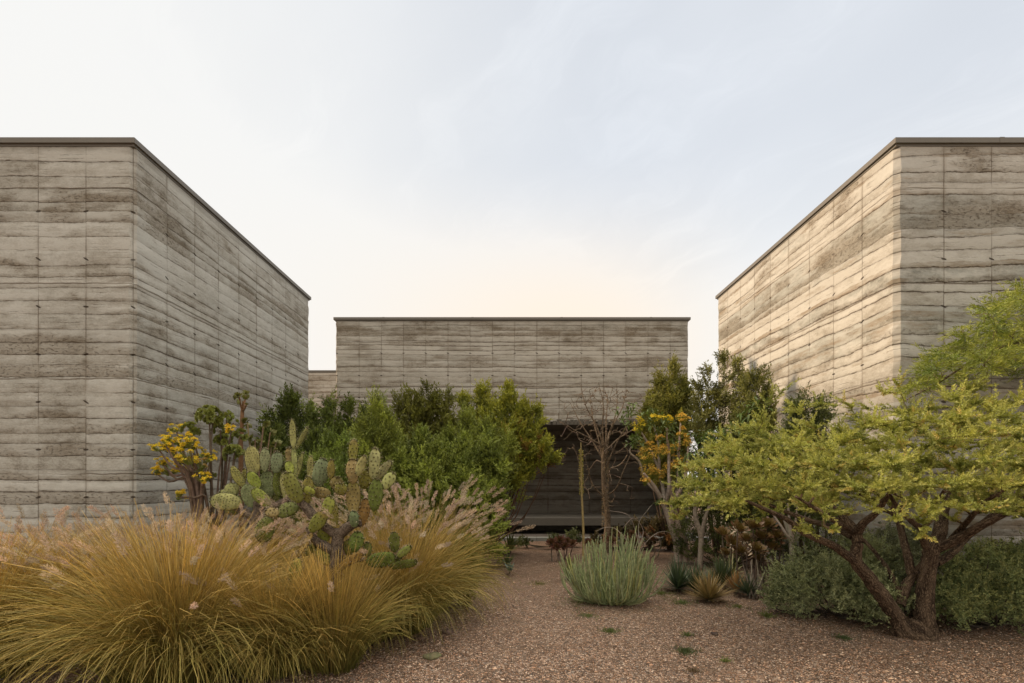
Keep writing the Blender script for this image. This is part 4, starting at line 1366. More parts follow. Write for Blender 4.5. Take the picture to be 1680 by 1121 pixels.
# flared root collar
tube(tr, [apx(1000, 890, 5.0), apx(1000, 830, 5.0), apx(992, 750, 5.0)], [265 * kk, 175 * kk, 60 * kk], 15, 6, None, 0, .12)
limbs = [
    ([apx(640, 270, 4.85), apx(620, 200, 4.9), apx(565, 130, 5.0), apx(500, 60, 5.15), apx(420, 0, 5.3)], [64, 58, 48, 36, 22]),
    ([apx(640, 200, 4.85), apx(670, 150, 4.8), apx(740, 95, 4.7), apx(800, 20, 4.55), apx(850, -60, 4.4)], [54, 46, 38, 28, 18]),
    ([apx(620, 385, 4.85), apx(545, 330, 4.75), apx(480, 285, 4.65), apx(400, 250, 4.55), apx(300, 205, 4.45), apx(205, 130, 4.4), apx(60, 60, 4.4), apx(-120, -20, 4.5)], [52, 50, 46, 42, 36, 30, 22, 13]),
    ([apx(615, 235, 4.88), apx(540, 195, 5.05), apx(440, 160, 5.25), apx(320, 125, 5.5), apx(150, 60, 5.7), apx(-40, -20, 5.8)], [52, 46, 40, 34, 26, 15]),
    ([apx(600, 205, 4.88), apx(560, 170, 4.7), apx(500, 140, 4.5), apx(380, 60, 4.2), apx(250, -20, 4.0)], [34, 30, 26, 20, 12]),
    ([apx(1150, 230, 5.1), apx(1165, 150, 5.2), apx(1180, 60, 5.35), apx(1240, -60, 5.5), apx(1300, -200, 5.6)], [76, 70, 56, 40, 22]),
    ([apx(1085, 320, 5.05), apx(1050, 250, 5.0), apx(1040, 190, 4.9), apx(985, 140, 4.8), apx(900, 60, 4.6), apx(820, -60, 4.4)], [48, 44, 40, 34, 26, 15]),
    ([apx(1040, 190, 4.92), apx(1085, 130, 4.7), apx(1120, 50, 4.45), apx(1180, -60, 4.2)], [34, 30, 24, 14]),
    ([apx(1130, 310, 5.05), apx(1220, 270, 4.95), apx(1320, 215, 4.85), apx(1410, 165, 4.75), apx(1560, 90, 4.6), apx(1750, 10, 4.5)], [60, 58, 54, 48, 34, 18]),
    ([apx(1125, 400, 5.05), apx(1210, 350, 5.15), apx(1290, 270, 5.3), apx(1370, 190, 5.4), apx(1500, 80, 5.5), apx(1680, -20, 5.55)], [54, 48, 42, 36, 28, 16]),
    ([apx(900, 660, 5.1), apx(940, 540, 5.15), apx(1010, 450, 5.15), apx(1060, 390, 5.1)], [64, 60, 52, 40]),
    ([apx(975, 470, 5.15), apx(955, 370, 5.2), apx(930, 270, 5.3), apx(905, 170, 5.4), apx(880, 100, 5.5), apx(830, 20, 5.6), apx(720, -60, 5.75)], [52, 50, 46, 42, 36, 28, 15]),
    ([apx(905, 130, 5.42), apx(840, 80, 5.3), apx(760, 45, 5.2), apx(650, -30, 5.1)], [32, 26, 22, 13]),
    ([apx(910, 610, 5.1), apx(860, 500, 5.2), apx(810, 410, 5.3), apx(730, 310, 5.4), apx(655, 235, 5.5), apx(520, 130, 5.7), apx(330, 10, 5.9)], [34, 32, 28, 24, 22, 18, 11]),
    ([apx(1200, 280, 5.1), apx(1260, 210, 5.0), apx(1340, 120, 4.7), apx(1430, 20, 4.3), apx(1560, -60, 4.1)], [40, 36, 30, 22, 12]),
]
for p, w in limbs:
    gw.limb(tr, p, [q * kk for q in w], 9, 5, rough=.09)
# crown: flat, tiered
n = 900
ang = rng.uniform(0, 2 * np.pi, n * 3)
q = np.sqrt(rng.random(n * 3))
cx, cy, ea, eb = 4.12, 5.0, 2.42, 1.45
tx, ty = cx + ea * q * np.cos(ang), cy + eb * q * np.sin(ang)
edge = 1 + .10 * np.sin(5 * ang) + .07 * np.sin(9 * ang + 1)
zl = 1.20 + .10 * np.sin(3.1 * tx + 2 * ty) + .08 * (1 - q)
zh = 1.42 + .92 * np.sqrt(np.clip(1 - q ** 2, 0, 1)) * (1 + .13 * np.sin(2.3 * tx - 1.9 * ty)) - .26 * np.clip(tx - 4.5, 0, 2)
tz = zl + (zh - zl) * rng.random(n * 3) ** .85
tier = np.round(tz / .19) * .19 + .05 * np.sin(4 * tx + 3 * ty)
tz = .45 * tz + .55 * tier
ok = ~((tx > 4.6) & (ty > 5.95)) & (q < edge * 1.0)
T = np.stack([tx, ty, tz], -1)[ok][:n]
# the upright shoots that break the outline
extra = [P(a, b, c) for a, b, c in [(1450, 648, 4.9), (1470, 628, 5.0), (1382, 660, 4.9), (1300, 665, 4.8), (1255, 676, 4.7), (1210, 705, 4.7), (1330, 668, 5.2), (1420, 668, 5.3), (1285, 640, 4.6), (1145, 770, 4.6), (1128, 830, 4.5), (1165, 735, 4.9),
                                      (1190, 745, 4.4), (1160, 810, 4.2), (1210, 830, 4.3), (1560, 690, 4.7), (1620, 668, 4.6), (1670, 655, 4.5), (1520, 680, 5.2), (1640, 700, 5.6)]]
T = np.concatenate([T, np.array(extra)])
T = T[np.argsort(np.hypot(T[:, 0] - base[0], T[:, 1] - base[1]) + .5 * T[:, 2])]
gw.to(tr, T, .014, .0035, .02, .07, (.10, .066, .042), skip=60, zpen=1.5, mat=1)
tr.build('trunk', [M_bark, M_twig], r)
lf = MB()
A1, A2, A3 = np.array((.20, .235, .045)), np.array((.53, .54, .135)), np.array((.52, .40, .12))
for (a, m1, m2, t) in gw.seg:
    pts, _ = catmull(np.array([a, m1, m2, t]), np.ones(4), 4)
    L = np.linalg.norm(t - a)
    out = nrm(t - a)
    ns = int(np.clip(L * 25, 8, 24))
    s = rng.uniform(.25, 1.0, ns) * (len(pts) - 1)
    i = np.minimum(s.astype(int), len(pts) - 2)
    f = (s - i)[:, None]
    pp = pts[i] * (1 - f) + pts[i + 1] * f
    rad = nrm(np.array([t[0] - base[0], t[1] - base[1], 0]))
    side = rdir(ns) * np.array([1, 1, .6])
    dd = nrm(side + out * .55 + rad * .40 + UP * .42)
    sl = rng.uniform(.06, .19, ns)
    base_c = A1 + (A2 - A1) * rng.random() * .9
    cols = base_c[None] * rng.uniform(.75, 1.2, (ns, 1))
    hot = rng.random(ns) < .06
    cols[hot] = A3
    sprigs(lf, pp, dd, sl, 26, .027, .012, cols, 1.35, (.54, .52, .16), .35)
    sprigs(lf, pts[4:-1], np.gradient(pts, axis=0)[4:-1], np.full(len(pts) - 5, L / 8), 10, .024, .008, np.repeat(cols[:1], len(pts) - 5, 0), 1.6, None, .3)
lf.build('crown', M_leaf, r)

# ---------------------------------------------------------------- feathery tree at the right edge
base = np.array([6.9, 5.25, 0])
r = thing('feathery_tree', 'fine leaved green tree drooping in from the right edge before the right block', 'tree', base)
tr = MB()
gw = Grow()
gw.limb(tr, [base, (6.85, 5.25, 1.0), (6.7, 5.25, 2.0), (6.55, 5.2, 2.7)], [.10, .085, .075, .065], 10, 5)
for p, w in [([(6.6, 5.2, 2.6), (6.2, 5.3, 2.95), (5.7, 5.35, 3.1), (5.2, 5.4, 2.95), (4.75, 5.45, 2.65), (4.4, 5.5, 2.45)], [.04, .028, .02, .014, .009, .005]),
             ([(6.55, 5.2, 2.7), (6.3, 5.1, 3.2), (5.9, 5.05, 3.5), (5.5, 5.0, 3.55), (5.2, 5.0, 3.4)], [.05, .038, .028, .018, .008]),
             ([(6.7, 5.25, 2.2), (6.1, 5.5, 2.4), (5.6, 5.6, 2.45), (5.0, 5.7, 2.4)], [.045, .03, .02, .01]),
             ([(6.55, 5.2, 2.7), (6.6, 5.0, 3.5), (6.9, 4.9, 4.0)], [.05, .03, .012]),
             ([(6.6, 5.25, 2.6), (7.2, 5.3, 3.2), (7.7, 5.3, 3.3)], [.045, .028, .012]),
             ([(6.7, 5.25, 2.1), (6.2, 4.8, 2.7), (5.7, 4.6, 3.0), (5.35, 4.5, 3.0)], [.04, .028, .018, .008])]:
    gw.limb(tr, p, w, 7, 4)
T = []
while len(T) < 230:
    px, py, d = rng.uniform(1480, 1900), rng.uniform(455, 680), rng.uniform(4.5, 6.0)
    top = np.interp(px, [1480, 1515, 1560, 1585, 1630, 1680, 1760, 1900], [648, 590, 560, 515, 485, 462, 430, 420])
    bot = np.interp(px, [1480, 1500, 1600, 1680, 1900], [650, 645, 628, 615, 640])
    if top < py < bot:
        # thinner towards the lower left, as there the wall shows through
        T.append(P(px, py, d))
T = np.array(T)
q_ = rdir(130) * rng.random((130, 1)) ** .4 * np.array([1.3, .75, .7]) + np.array([7.3, 5.2, 3.6])
q_ = q_[(q_[:, 1] < 6.05) & (q_[:, 1] > 4.2)]
T = np.concatenate([T, q_])
T = T[np.argsort(np.linalg.norm(T - np.array([6.6, 5.2, 2.8]), axis=1))]
gw.to(tr, T, .012, .0028, .05, .10, (.13, .095, .055), skip=8, mat=1)
tr.build('trunk', [M_bark, M_twig], r)
lf = MB()
for (a, m1, m2, t) in gw.seg:
    pts, _ = catmull(np.array([a, m1, m2, t]), np.ones(4), 3)
    ns = 9
    i = rng.integers(2, len(pts), ns)
    pp = pts[i] + rng.normal(size=(ns, 3)) * .015
    dd = nrm(rdir(ns) * np.array([1, 1, .5]) + np.array([-.35, 0, .12]))
    cols = (np.array((.12, .175, .03)) + np.array((.22, .20, .04)) * rng.random() ** 1.3)[None] * rng.uniform(.75, 1.2, (ns, 1))
    # each fine leaf: a thin thread with hair-like leaflets on it
    sl = rng.uniform(.10, .22, ns)
    sprigs(lf, pp, dd + UP * -.12, sl, 18, .052, .0092, cols, .85, (.36, .37, .08), .4)
lf.build('crown', M_leaf, r)

# ---------------------------------------------------------------- low grey green shrubs under the acacia
LG = 'grey green low shrubs under the acacia'


def low(label, bpx, d, lobes, c0, c1, **k):
    return shrub('low_shrub', label, 'shrub', G(bpx, d), [pxl(*q) for q in lobes], c0, c1, group=LG, mat=M_leaf_pale, dens=k.pop('dens', 1.9), leaf=k.pop('leaf', (.034, .0115)), SL=.15, nl=14, up=.55, spread=1.1, stemcol=(.10, .08, .06), **k)


low('rounded grey green shrub left of the acacia trunks', 1370, 5.75,
    [(1330, 905, 52, 5.85), (1385, 880, 56, 5.9), (1290, 925, 36, 5.8), (1430, 885, 50, 5.75), (1365, 925, 60, 5.5), (1420, 935, 52, 5.35), (1300, 950, 42, 5.65), (1265, 965, 16, 5.7), (1450, 955, 36, 5.3)],
    (.171, .210, .098), (.378, .408, .229), tip=(.414, .433, .213))
low('low grey green shrub behind the acacia trunks', 1480, 5.95, [(1450, 868, 44, 5.95), (1500, 872, 46, 5.9), (1480, 900, 50, 5.7)], (.195, .223, .129), (.390, .408, .260))
low('dark green shrub right of the acacia trunks at the photo edge', 1630, 5.35,
    [(1560, 915, 36, 5.4), (1600, 895, 50, 5.5), (1660, 888, 56, 5.6), (1720, 885, 60, 5.6), (1590, 940, 50, 5.15), (1650, 935, 56, 5.1), (1560, 965, 36, 5.1), (1710, 930, 60, 5.1), (1770, 920, 50, 5.2)],
    (.135, .186, .079), (.317, .370, .168), tip=(.439, .433, .168))

# ---------------------------------------------------------------- pencil euphorbia
base = G(1005, 6.35)
r = thing('pencil_euphorbia', 'fan of pale green pencil thin upright stems growing from the gravel', 'succulent', base)
mb = MB()
bund = []
for k in range(26):
    q = math.sqrt((k + .5) / 26)
    az = k * 2.39996
    bund.append((np.array([q * .42 * np.cos(az), q * .30 * np.sin(az), 0]), rng.uniform(.50, .92) * (1.05 - .20 * q)))
bund[3] = (bund[3][0], .98)
for k in range(300):
    o_, H_ = bund[k % 26] if rng.random() < .9 else bund[rng.integers(26)]
    q = np.linalg.norm(o_) / .42
    b0 = base + o_ * .55 + rng.normal(size=3) * np.array([.035, .035, 0]) + np.array([0, 0, -.01])
    L = H_ * rng.uniform(.62, 1.06)
    side = nrm(o_ + rng.normal(size=3) * np.array([.1, .1, 0]) + 1e-6)
    sp = (.10 + .20 * q) * rng.uniform(.6, 1.3)
    p1 = b0 + side * sp * .75 + UP * L * .22 + rng.normal(size=3) * .015
    p2 = b0 + side * sp * 1.05 + UP * L * .58 + rng.normal(size=3) * .018
    p3 = b0 + side * sp * (1.1 + .3 * rng.random()) + UP * L + rng.normal(size=3) * np.array([.03, .03, .01])
    c = vary((.285, .325, .165) if rng.random() < .85 else (.37, .365, .15), 1, .2)[0]
    tube(mb, [b0, p1, p2, p3], [.0072, .0075, .0072, .0052], 6, 3, c)
    if rng.random() < .5:
        e = p2 + (p3 - p2) * rng.uniform(.5, 1.0) + rng.normal(size=3) * np.array([.04, .04, .04])
        s0 = p1 * .4 + p2 * .6
        tube(mb, [s0, s0 * .6 + e * .4 + side * .02, e], [.006, .0065, .005], 6, 3, c * rng.uniform(.85, 1.15))
mb.build('stems', M_stem, r)

# ---------------------------------------------------------------- spiky rosettes
YU, YL = 'dark spiky rosettes', 'agaves'
spear_rosette('dwarf_yucca', 'tan edged green spiky rosette on gravel, in front of the dark rosettes', 'succulent', G(1163, 6.28), 220, .38, .020, (.17, .17, .06), (.44, .28, .13), el=(.05, 1.5), droop=.02)
spear_rosette('dwarf_yucca', 'orange dried spiky rosette right of the tan edged one', 'succulent', G(1208, 6.75), 70, .30, .019, (.34, .20, .08), (.46, .25, .10), el=(.05, 1.1), droop=.05)
spear_rosette('dwarf_yucca', 'dark blue green spiky rosette between the euphorbia and the pale trunks', 'succulent', G(1112, 6.9), 190, .44, .020, (.06, .09, .05), (.11, .15, .085), droop=.03)
spear_rosette('dwarf_yucca', 'second dark rosette, just behind the tan edged one', 'succulent', G(1142, 6.75), 180, .42, .020, (.06, .09, .05), (.12, .155, .085), droop=.03)
spear_rosette('dwarf_yucca', 'dark rosette behind, at the foot of the pale trunks', 'succulent', G(1185, 7.1), 160, .46, .020, (.06, .09, .045), (.12, .15, .07), droop=.03)
spear_rosette('dwarf_yucca', 'small dark rosette at the right of the orange dried one', 'succulent', G(1228, 6.55), 130, .30, .018, (.055, .085, .05), (.11, .14, .085), droop=.03)
r = spear_rosette('aloe', 'green aloe with a bud spike before the stone kerb', 'succulent', G(836, 10.3), 46, .46, .05, (.085, .11, .035), (.13, .155, .05), el=(.1, 1.3), droop=.15)
mb = MB()
b0 = G(836, 10.3)
tube(mb, [b0 + UP * .1, b0 + UP * .4, b0 + UP * .62], [.012, .011, .018], 6, 3, (.24, .25, .07))
mb.build('flower_spike', M_stem, r)
spear_rosette('aloe', 'small dark aloe against the kerb, right of the spiked one', 'succulent', G(906, 10.9), 34, .36, .04, (.05, .075, .03), (.10, .125, .05), el=(.1, 1.2), droop=.1)
spear_rosette('aloe', 'little green aloe on bare soil in the path centre', 'succulent', G(832, 8.75), 30, .26, .03, (.085, .12, .05), (.14, .18, .07), el=(.1, 1.2))
spear_rosette('agave', 'small blue grey agave in front of the little green aloe', 'succulent', G(836, 8.15), 30, .17, .035, (.14, .19, .16), (.18, .24, .20), el=(.1, 1.2))
spear_rosette('aloe', 'bright green clump of narrow leaves at the left foot of the euphorbia', 'succulent', G(934, 7.6), 60, .36, .022, (.12, .16, .04), (.19, .22, .06), el=(.05, .9))
spear_rosette('agave', 'pale striped variegated rosette under the acacia tips', 'succulent', G(1200, 7.7), 34, .46, .035, (.30, .30, .14), (.42, .38, .20), el=(.2, 1.4), droop=.3)


# ---------------------------------------------------------------- dark red aeoniums
def red_bed(label, pts, d, n_leaf=26, col=(.085, .03, .022), tip=(.14, .085, .03)):
    k = d / F
    cx = float(np.mean([q[0] for q in pts]))
    r = thing('red_aeonium', label, 'succulent', G(cx, d), 'dark red aeoniums')
    st = MB()
    for (px, py, R) in pts:
        dd = d + rng.uniform(-.2, .25)
        c = P(px, py, dd)
        b = np.array([c[0] + rng.normal() * .05, dd, 0])
        tube(st, [b, (b + c) / 2 + rng.normal(size=3) * .03, c], [.014, .012, .010], 5, 3, vary((.16, .125, .095), 1, .2)[0])
        mb = MB()
        rosette(mb, c, R * k * 1.05, col, 40, UP + np.array([0, -.6, 0]) + rdir(1)[0] * .45, .25, .32, tip)
        mb.build('leaf_rosette', M_succ, r)
    st.build('stems', M_stem, r)
    return r


red_bed('dark red aeonium rosettes left of the flower spike before the porch', [(905, 893, 10), (918, 889, 10), (930, 891, 10), (940, 895, 9), (926, 898, 9), (912, 899, 9), (965, 893, 9)], 9.4)
red_bed('dark red rosettes behind the euphorbia at the bare tree foot', [(1002, 888, 10), (1018, 884, 10), (1036, 880, 10), (1055, 882, 10), (1070, 888, 10), (1084, 882, 10), (1045, 892, 10)], 9.6, col=(.12, .055, .034))
red_bed('bronze red aeonium patch between the pale trunks and the low shrub',
        [(1185, 880, 17), (1210, 872, 17), (1235, 868, 18), (1260, 866, 18), (1285, 868, 17), (1200, 895, 16), (1225, 890, 18), (1250, 886, 18), (1275, 884, 17), (1300, 880, 16), (1215, 908, 15), (1240, 905, 17), (1265, 902, 16), (1245, 922, 14), (1190, 912, 14)],
        7.2, col=(.14, .07, .036), tip=(.22, .17, .045))
r = thing('bare_stem_cluster', 'bleached leafless upright stems at the left foot of the low shrub', 'dead plant', G(1243, 6.5))
mb = MB()
for k in range(9):
    b = G(1243 + rng.normal() * 8, 6.5 + rng.normal() * .06)
    t = b + np.array([rng.normal() * .06, rng.normal() * .05, rng.uniform(.25, .52)])
    tube(mb, [b, (b + t) / 2 + rng.normal(size=3) * .012, t], [.011, .010, .006], 5, 3, vary((.33, .28, .22), 1, .15)[0])
mb.build('stems', M_stem, r)

# ---------------------------------------------------------------- bare tree before the porch
base = G(993, 10.4)
r = thing('bare_tree', 'leafless thorny tree with shaggy trunk before the dark porch', 'tree', base)
tr = MB()
gw = Grow()
B = lambda x, y, d=10.4: P(x, y, d)
gw.limb(tr, [base, B(997, 850), B(991, 800), B(990, 755), B(993, 725)], [.078, .060, .052, .044, .034], 10, 6, rough=.12)
LB = []
for tx_, ty_, dd in [(922, 692, -.3), (936, 662, .2), (953, 632, -.1), (968, 648, .4), (982, 628, -.3), (998, 640, .2), (1012, 630, -.2), (1028, 640, .3), (1042, 655, -.3), (1054, 682, .2)]:
    y0 = rng.uniform(728, 775)
    LB.append(([B(992, y0), B(992 + (tx_ - 992) * .35, y0 + (ty_ - y0) * .35, 10.4 + dd * .4), B(992 + (tx_ - 992) * .72 + rng.normal() * 3, y0 + (ty_ - y0) * .68, 10.4 + dd * .8), B(tx_, ty_, 10.4 + dd)], [.034, .026, .017, .007]))
for p, w in LB + [([B(998, 812), B(1012, 800, 10.2), B(1024, 770, 10.1), B(1035, 745, 10.1)], [.034, .026, .02, .009]),
             ([B(990, 815), B(972, 795, 10.3), B(965, 770, 10.2), B(958, 745, 10.1)], [.034, .024, .018, .008]),
             ([B(998, 770), B(1018, 762, 10.6), B(1030, 742, 10.7), B(1020, 725, 10.7)], [.03, .022, .016, .008])]:
    gw.limb(tr, p, [q * .62 for q in w], 7, 4)
T = []
for k in range(330):
    px, d = 988 + rng.normal() * 36, 10.4 + rng.normal() * .45
    py = 632 + 115 * rng.random() ** 1.2 + abs(px - 988) * .2
    if 912 < px < 1062:
        T.append(P(px, py, d))
for k in range(36):
    T.append(P(rng.uniform(945, 1048), rng.uniform(760, 830), 10.4 + rng.normal() * .4))
T = np.array(T)
c = np.array([base[0], base[1], 1.9])
T = T[np.argsort(np.linalg.norm(T - c, axis=1))]
gw.to(tr, T, .015, .0055, .03, .08, (.17, .125, .09), skip=6, mat=1)
tr.build('trunk', [bark_mat('bare_bark', (.075, .054, .037), (.30, .225, .15), 22, .4, .8), M_twig], r)
mb = MB()                                          # shaggy dry tufts clinging to the trunk
n = 900
z = rng.uniform(.55, 2.35, n)
az = rng.uniform(0, 6.28, n)
pos = np.stack([base[0] + (.05) * np.cos(az), base[1] + .05 * np.sin(az), z], -1)
leaves(mb, pos, np.stack([np.cos(az), np.sin(az), rng.normal(-.2, .5, n)], -1), rng.uniform(.02, .055, n), .012, vary((.34, .26, .16), n, .3), 0, .2, .5)
for p in T[rng.choice(len(T), 60)]:
    m = 10
    leaves(mb, np.repeat(p[None], m, 0), rdir(m), .035, .012, vary((.30, .24, .17), m, .2))
mb.build('dry_tufts', M_plume, r)

# tall flower stalk
b0 = G(957, 9.2)
r = thing('flower_stalk', 'tall single budded agave stalk in front of the dark porch', 'plant', b0)
top = P(953, 726, 9.2)
mb = MB()
mid = P(954, 800, 9.2)
tube(mb, [b0, P(957, 870, 9.2), mid, top], [.026, .023, .018, .009], 8, 5, (.30, .23, .10))
mb.build('stalk', M_stem, r)
mb = MB()
n = 420
t = rng.random(n) ** .8
pp = mid * (1 - t[:, None]) + top * t[:, None] + np.array([0, 0, -.15])
az = rng.uniform(0, 6.28, n)
out = np.stack([np.cos(az), np.sin(az), rng.normal(.3, .3, n)], -1)
leaves(mb, pp + out * .02, out, rng.uniform(.02, .038, n), .013, vary((.42, .37, .11), n, .3), 0, .3, .6)
mb.build('buds', M_flower, r)

# ---------------------------------------------------------------- yellow flowered shrub with pale trunks (right of the porch)
def gpx(x, y, d):
    return P(1000 + x / 3.297, 560 + y / 3.297, d)


d0 = 9.2
gb = G(1122, d0)
r = thing('flowering_shrub', 'tall shrub with pale bare trunks and orange yellow flower heads beside the porch', 'flowering shrub', gb)
st = MB()
k = d0 / F / 3.297
trunks = [([gpx(372, 1190, d0), gpx(365, 1090, d0), gpx(335, 1000, d0), gpx(300, 900, d0), gpx(250, 800, d0 - .1), gpx(185, 715, d0 - .2)], [46, 40, 36, 28, 22, 14]),
          ([gpx(410, 1190, d0), gpx(400, 1080, d0), gpx(370, 1010, d0), gpx(350, 900, d0 + .1), gpx(330, 780, d0 + .1), gpx(320, 620, d0 + .1), gpx(310, 470, d0 + .1)], [46, 40, 36, 28, 24, 18, 12]),
          ([gpx(338, 1005, d0), gpx(345, 880, d0 - .15), gpx(390, 790, d0 - .2), gpx(420, 680, d0 - .2), gpx(425, 570, d0 - .2)], [30, 24, 20, 15, 10]),
          ([gpx(300, 900, d0), gpx(290, 800, d0 + .1), gpx(270, 700, d0 + .2), gpx(265, 560, d0 + .2), gpx(240, 460, d0 + .2)], [24, 20, 17, 14, 9]),
          ([gpx(350, 900, d0), gpx(370, 760, d0 + .3), gpx(375, 600, d0 + .3), gpx(385, 440, d0 + .3)], [24, 19, 15, 9]),
          ([gpx(250, 810, d0), gpx(190, 740, d0 + .2), gpx(160, 650, d0 + .2), gpx(110, 600, d0 + .2), gpx(130, 555, d0 + .2)], [18, 15, 12, 10, 7]),
          ([gpx(300, 890, d0), gpx(320, 800, d0 - .2), gpx(320, 700, d0 - .2), gpx(318, 610, d0 - .2)], [22, 18, 15, 11]),
          ([gpx(270, 700, d0 + .2), gpx(210, 560, d0 + .2), gpx(165, 480, d0 + .2)], [14, 12, 8])]
for p, w in trunks:
    tube(st, p, [q * k * .5 for q in w], 8, 5, vary((.33, .275, .215), 1, .12)[0], 0, .05)
st.build('trunk', M_stem, r)
for (hx, hy, w, h, *c) in [(165, 450, 36, 40, 1), (262, 415, 38, 22, 1), (315, 420, 26, 30, 1), (395, 410, 36, 26), (425, 540, 26, 36), (205, 605, 46, 36), (320, 580, 66, 36), (280, 585, 40, 34), (230, 690, 68, 42), (345, 685, 42, 42), (270, 520, 22, 16),
                           (390, 485, 24, 24), (190, 745, 24, 24), (300, 735, 34, 28), (380, 640, 36, 34), (215, 560, 22, 18)]:
    col = (.86, .68, .07) if c else (.88, .58, .13)
    flower_head(r, gpx(hx, hy, d0 - .1 + rng.uniform(-.2, .2)), w * k * 1.4, h * k * 1.3, int(75 + w * h * .06), col, spread=.66)
lf = MB()
for q in range(70):
    hx, hy = [(230, 385), (140, 550), (130, 375), (200, 395), (170, 520), (300, 450), (250, 470), (440, 600), (350, 520), (120, 430), (270, 870), (380, 700), (390, 790)][q % 13]
    p = gpx(hx + rng.normal() * 26, hy + rng.normal() * 18, d0 + rng.uniform(-.2, .3))
    m = 9
    broad_leaves(lf, np.repeat(p[None], m, 0) + rng.normal(size=(m, 3)) * .02, rdir(m) + UP * .3, rng.uniform(.08, .14, m), .035, vary((.13, .175, .05), m, .25), .35)
lf.build('foliage', M_leaf, r)

# second pale trunked plant behind, mostly hidden by the acacia
gb = G(1148, 8.7)
r = thing('leafy_shrub', 'broad leaved shrub with pale trunk between the orange flowers and the acacia', 'shrub', gb)
st = MB()
for p, w in [([gb, P(1150, 880, 8.7), P(1140, 840, 8.7), P(1150, 780, 8.7), P(1165, 730, 8.7)], [.05, .046, .036, .026, .012]),
             ([P(1150, 885, 8.7), P(1160, 840, 8.6), P(1185, 790, 8.5), P(1200, 745, 8.4)], [.04, .03, .022, .01]),
             ([P(1150, 800, 8.7), P(1190, 740, 8.9), P(1225, 690, 9.0), P(1245, 660, 9.0)], [.03, .024, .016, .008])]:
    tube(st, p, w, 8, 5, (.30, .25, .195), 0, .05)
st.build('trunk', M_stem, r)
lf = MB()
for cx_, cy_, sx_, sy_, m in [(1165, 760, 22, 20, 260), (1185, 745, 24, 18, 220), (1170, 715, 18, 8, 130), (1245, 668, 16, 12, 170), (1205, 708, 18, 10, 110), (1140, 790, 14, 14, 120), (1225, 690, 14, 10, 90)]:
    pp = np.array([P(cx_ + rng.normal() * sx_ * .7, cy_ + rng.normal() * sy_ * .7, 8.7 + rng.normal() * .25) for _ in range(m)])
    broad_leaves(lf, pp, rdir(m) * np.array([1, 1, .5]) + UP * .05, rng.uniform(.09, .16, m), .04, vary((.105, .155, .04), m, .3), .5)
lf.build('foliage', M_leaf, r)

r = thing('pale_stem_shrub', 'pale forked bare stems under the left end of the acacia crown', 'shrub', G(1300, 7.0))
st = MB()
b = G(1300, 7.0)
for tx_, ty_ in [(1262, 835), (1278, 825), (1292, 820), (1310, 818), (1325, 838), (1340, 830), (1285, 845)]:
    t = P(tx_, ty_, 7.0 + rng.normal() * .12)
    m = P(1300 + (tx_ - 1300) * .35, 872, 7.0)
    tube(st, [b, P(1300, 905, 7.0) + rng.normal(size=3) * .015, m, t], [.03, .026, .02, .010], 6, 4, vary((.36, .30, .24), 1, .12)[0])
st.build('stems', M_stem, r)

# thin dry bramble before the porch
r = thing('dry_twigs', 'thin arching dry twigs above the euphorbia tips', 'dead plant', G(1050, 9.0))
st = MB()
b = G(1050, 9.0)
for p in [[(1050, 905), (1042, 870), (1030, 845), (1000, 838)], [(1050, 905), (1048, 860), (1062, 838), (1070, 828)], [(1050, 900), (1055, 870), (1040, 850), (1022, 866)], [(1050, 905), (1070, 880), (1090, 872), (1110, 880)], [(1030, 890), (1010, 868), (992, 866), (978, 872)]]:
    tube(st, [b] + [P(x, y, 9.0 + rng.normal() * .1) for x, y in p], [.010, .008, .007, .005, .003], 5, 5, vary((.30, .25, .2), 1, .15)[0])
st.build('stems', M_twig, r)

# ---------------------------------------------------------------- shrubs behind on the right
BG = 'tall shrubs beside the right block'


def tall(label, bpx, d, lobes, c0, c1, **k):
    return shrub('tall_shrub', label, 'shrub', G(bpx, d), [pxl(*q) for q in lobes], c0, c1, group=BG, **k)


tall('bright green pointed shrub in front of the right end of the middle block', 1100, 10.8,
     [(1106, 592, 15, 10.8, 760), (1082, 606, 15, 10.7, 760), (1122, 622, 18, 10.7, 780), (1066, 640, 16, 10.6, 760), (1098, 640, 36, 10.6, 800), (1075, 672, 20, 10.5, 800)], (.150, .161, .036), (.271, .258, .055), leaf=(.07, .018), dens=1.0)
tall('airy dark olive shrub against the sky slit left of the right block', 1175, 10.0,
     [(1185, 577, 20, 10.0, 740), (1160, 600, 20, 10.1, 740), (1206, 590, 15, 9.9, 740), (1143, 622, 18, 10.2, 740), (1180, 630, 44, 10.0, 850), (1150, 660, 30, 10.0, 850)], (.117, .126, .038), (.234, .234, .065), leaf=(.065, .018), dens=.5)
tall('dark olive shrub touching the warm side wall of the right block', 1240, 8.6,
     [(1248, 606, 16, 8.6, 740), (1225, 618, 16, 8.7, 740), (1262, 628, 12, 8.5, 740), (1240, 650, 36, 8.6, 850)], (.111, .126, .035), (.221, .221, .059), leaf=(.06, .017), dens=.95)
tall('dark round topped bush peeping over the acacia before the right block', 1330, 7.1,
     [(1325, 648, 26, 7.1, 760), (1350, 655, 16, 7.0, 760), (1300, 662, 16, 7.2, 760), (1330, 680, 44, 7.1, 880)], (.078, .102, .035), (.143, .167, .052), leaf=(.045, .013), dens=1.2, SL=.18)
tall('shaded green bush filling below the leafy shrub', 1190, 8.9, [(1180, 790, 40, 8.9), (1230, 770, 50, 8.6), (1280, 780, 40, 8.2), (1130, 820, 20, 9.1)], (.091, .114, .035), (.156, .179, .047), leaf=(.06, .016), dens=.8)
tall('shadowed dark bush behind the acacia limbs at the right block foot', 1400, 7.0 - 1.1, [(1340, 830, 30, 6.0, 960)], (.078, .102, .035), (.143, .167, .052), leaf=(.04, .01), dens=.8)

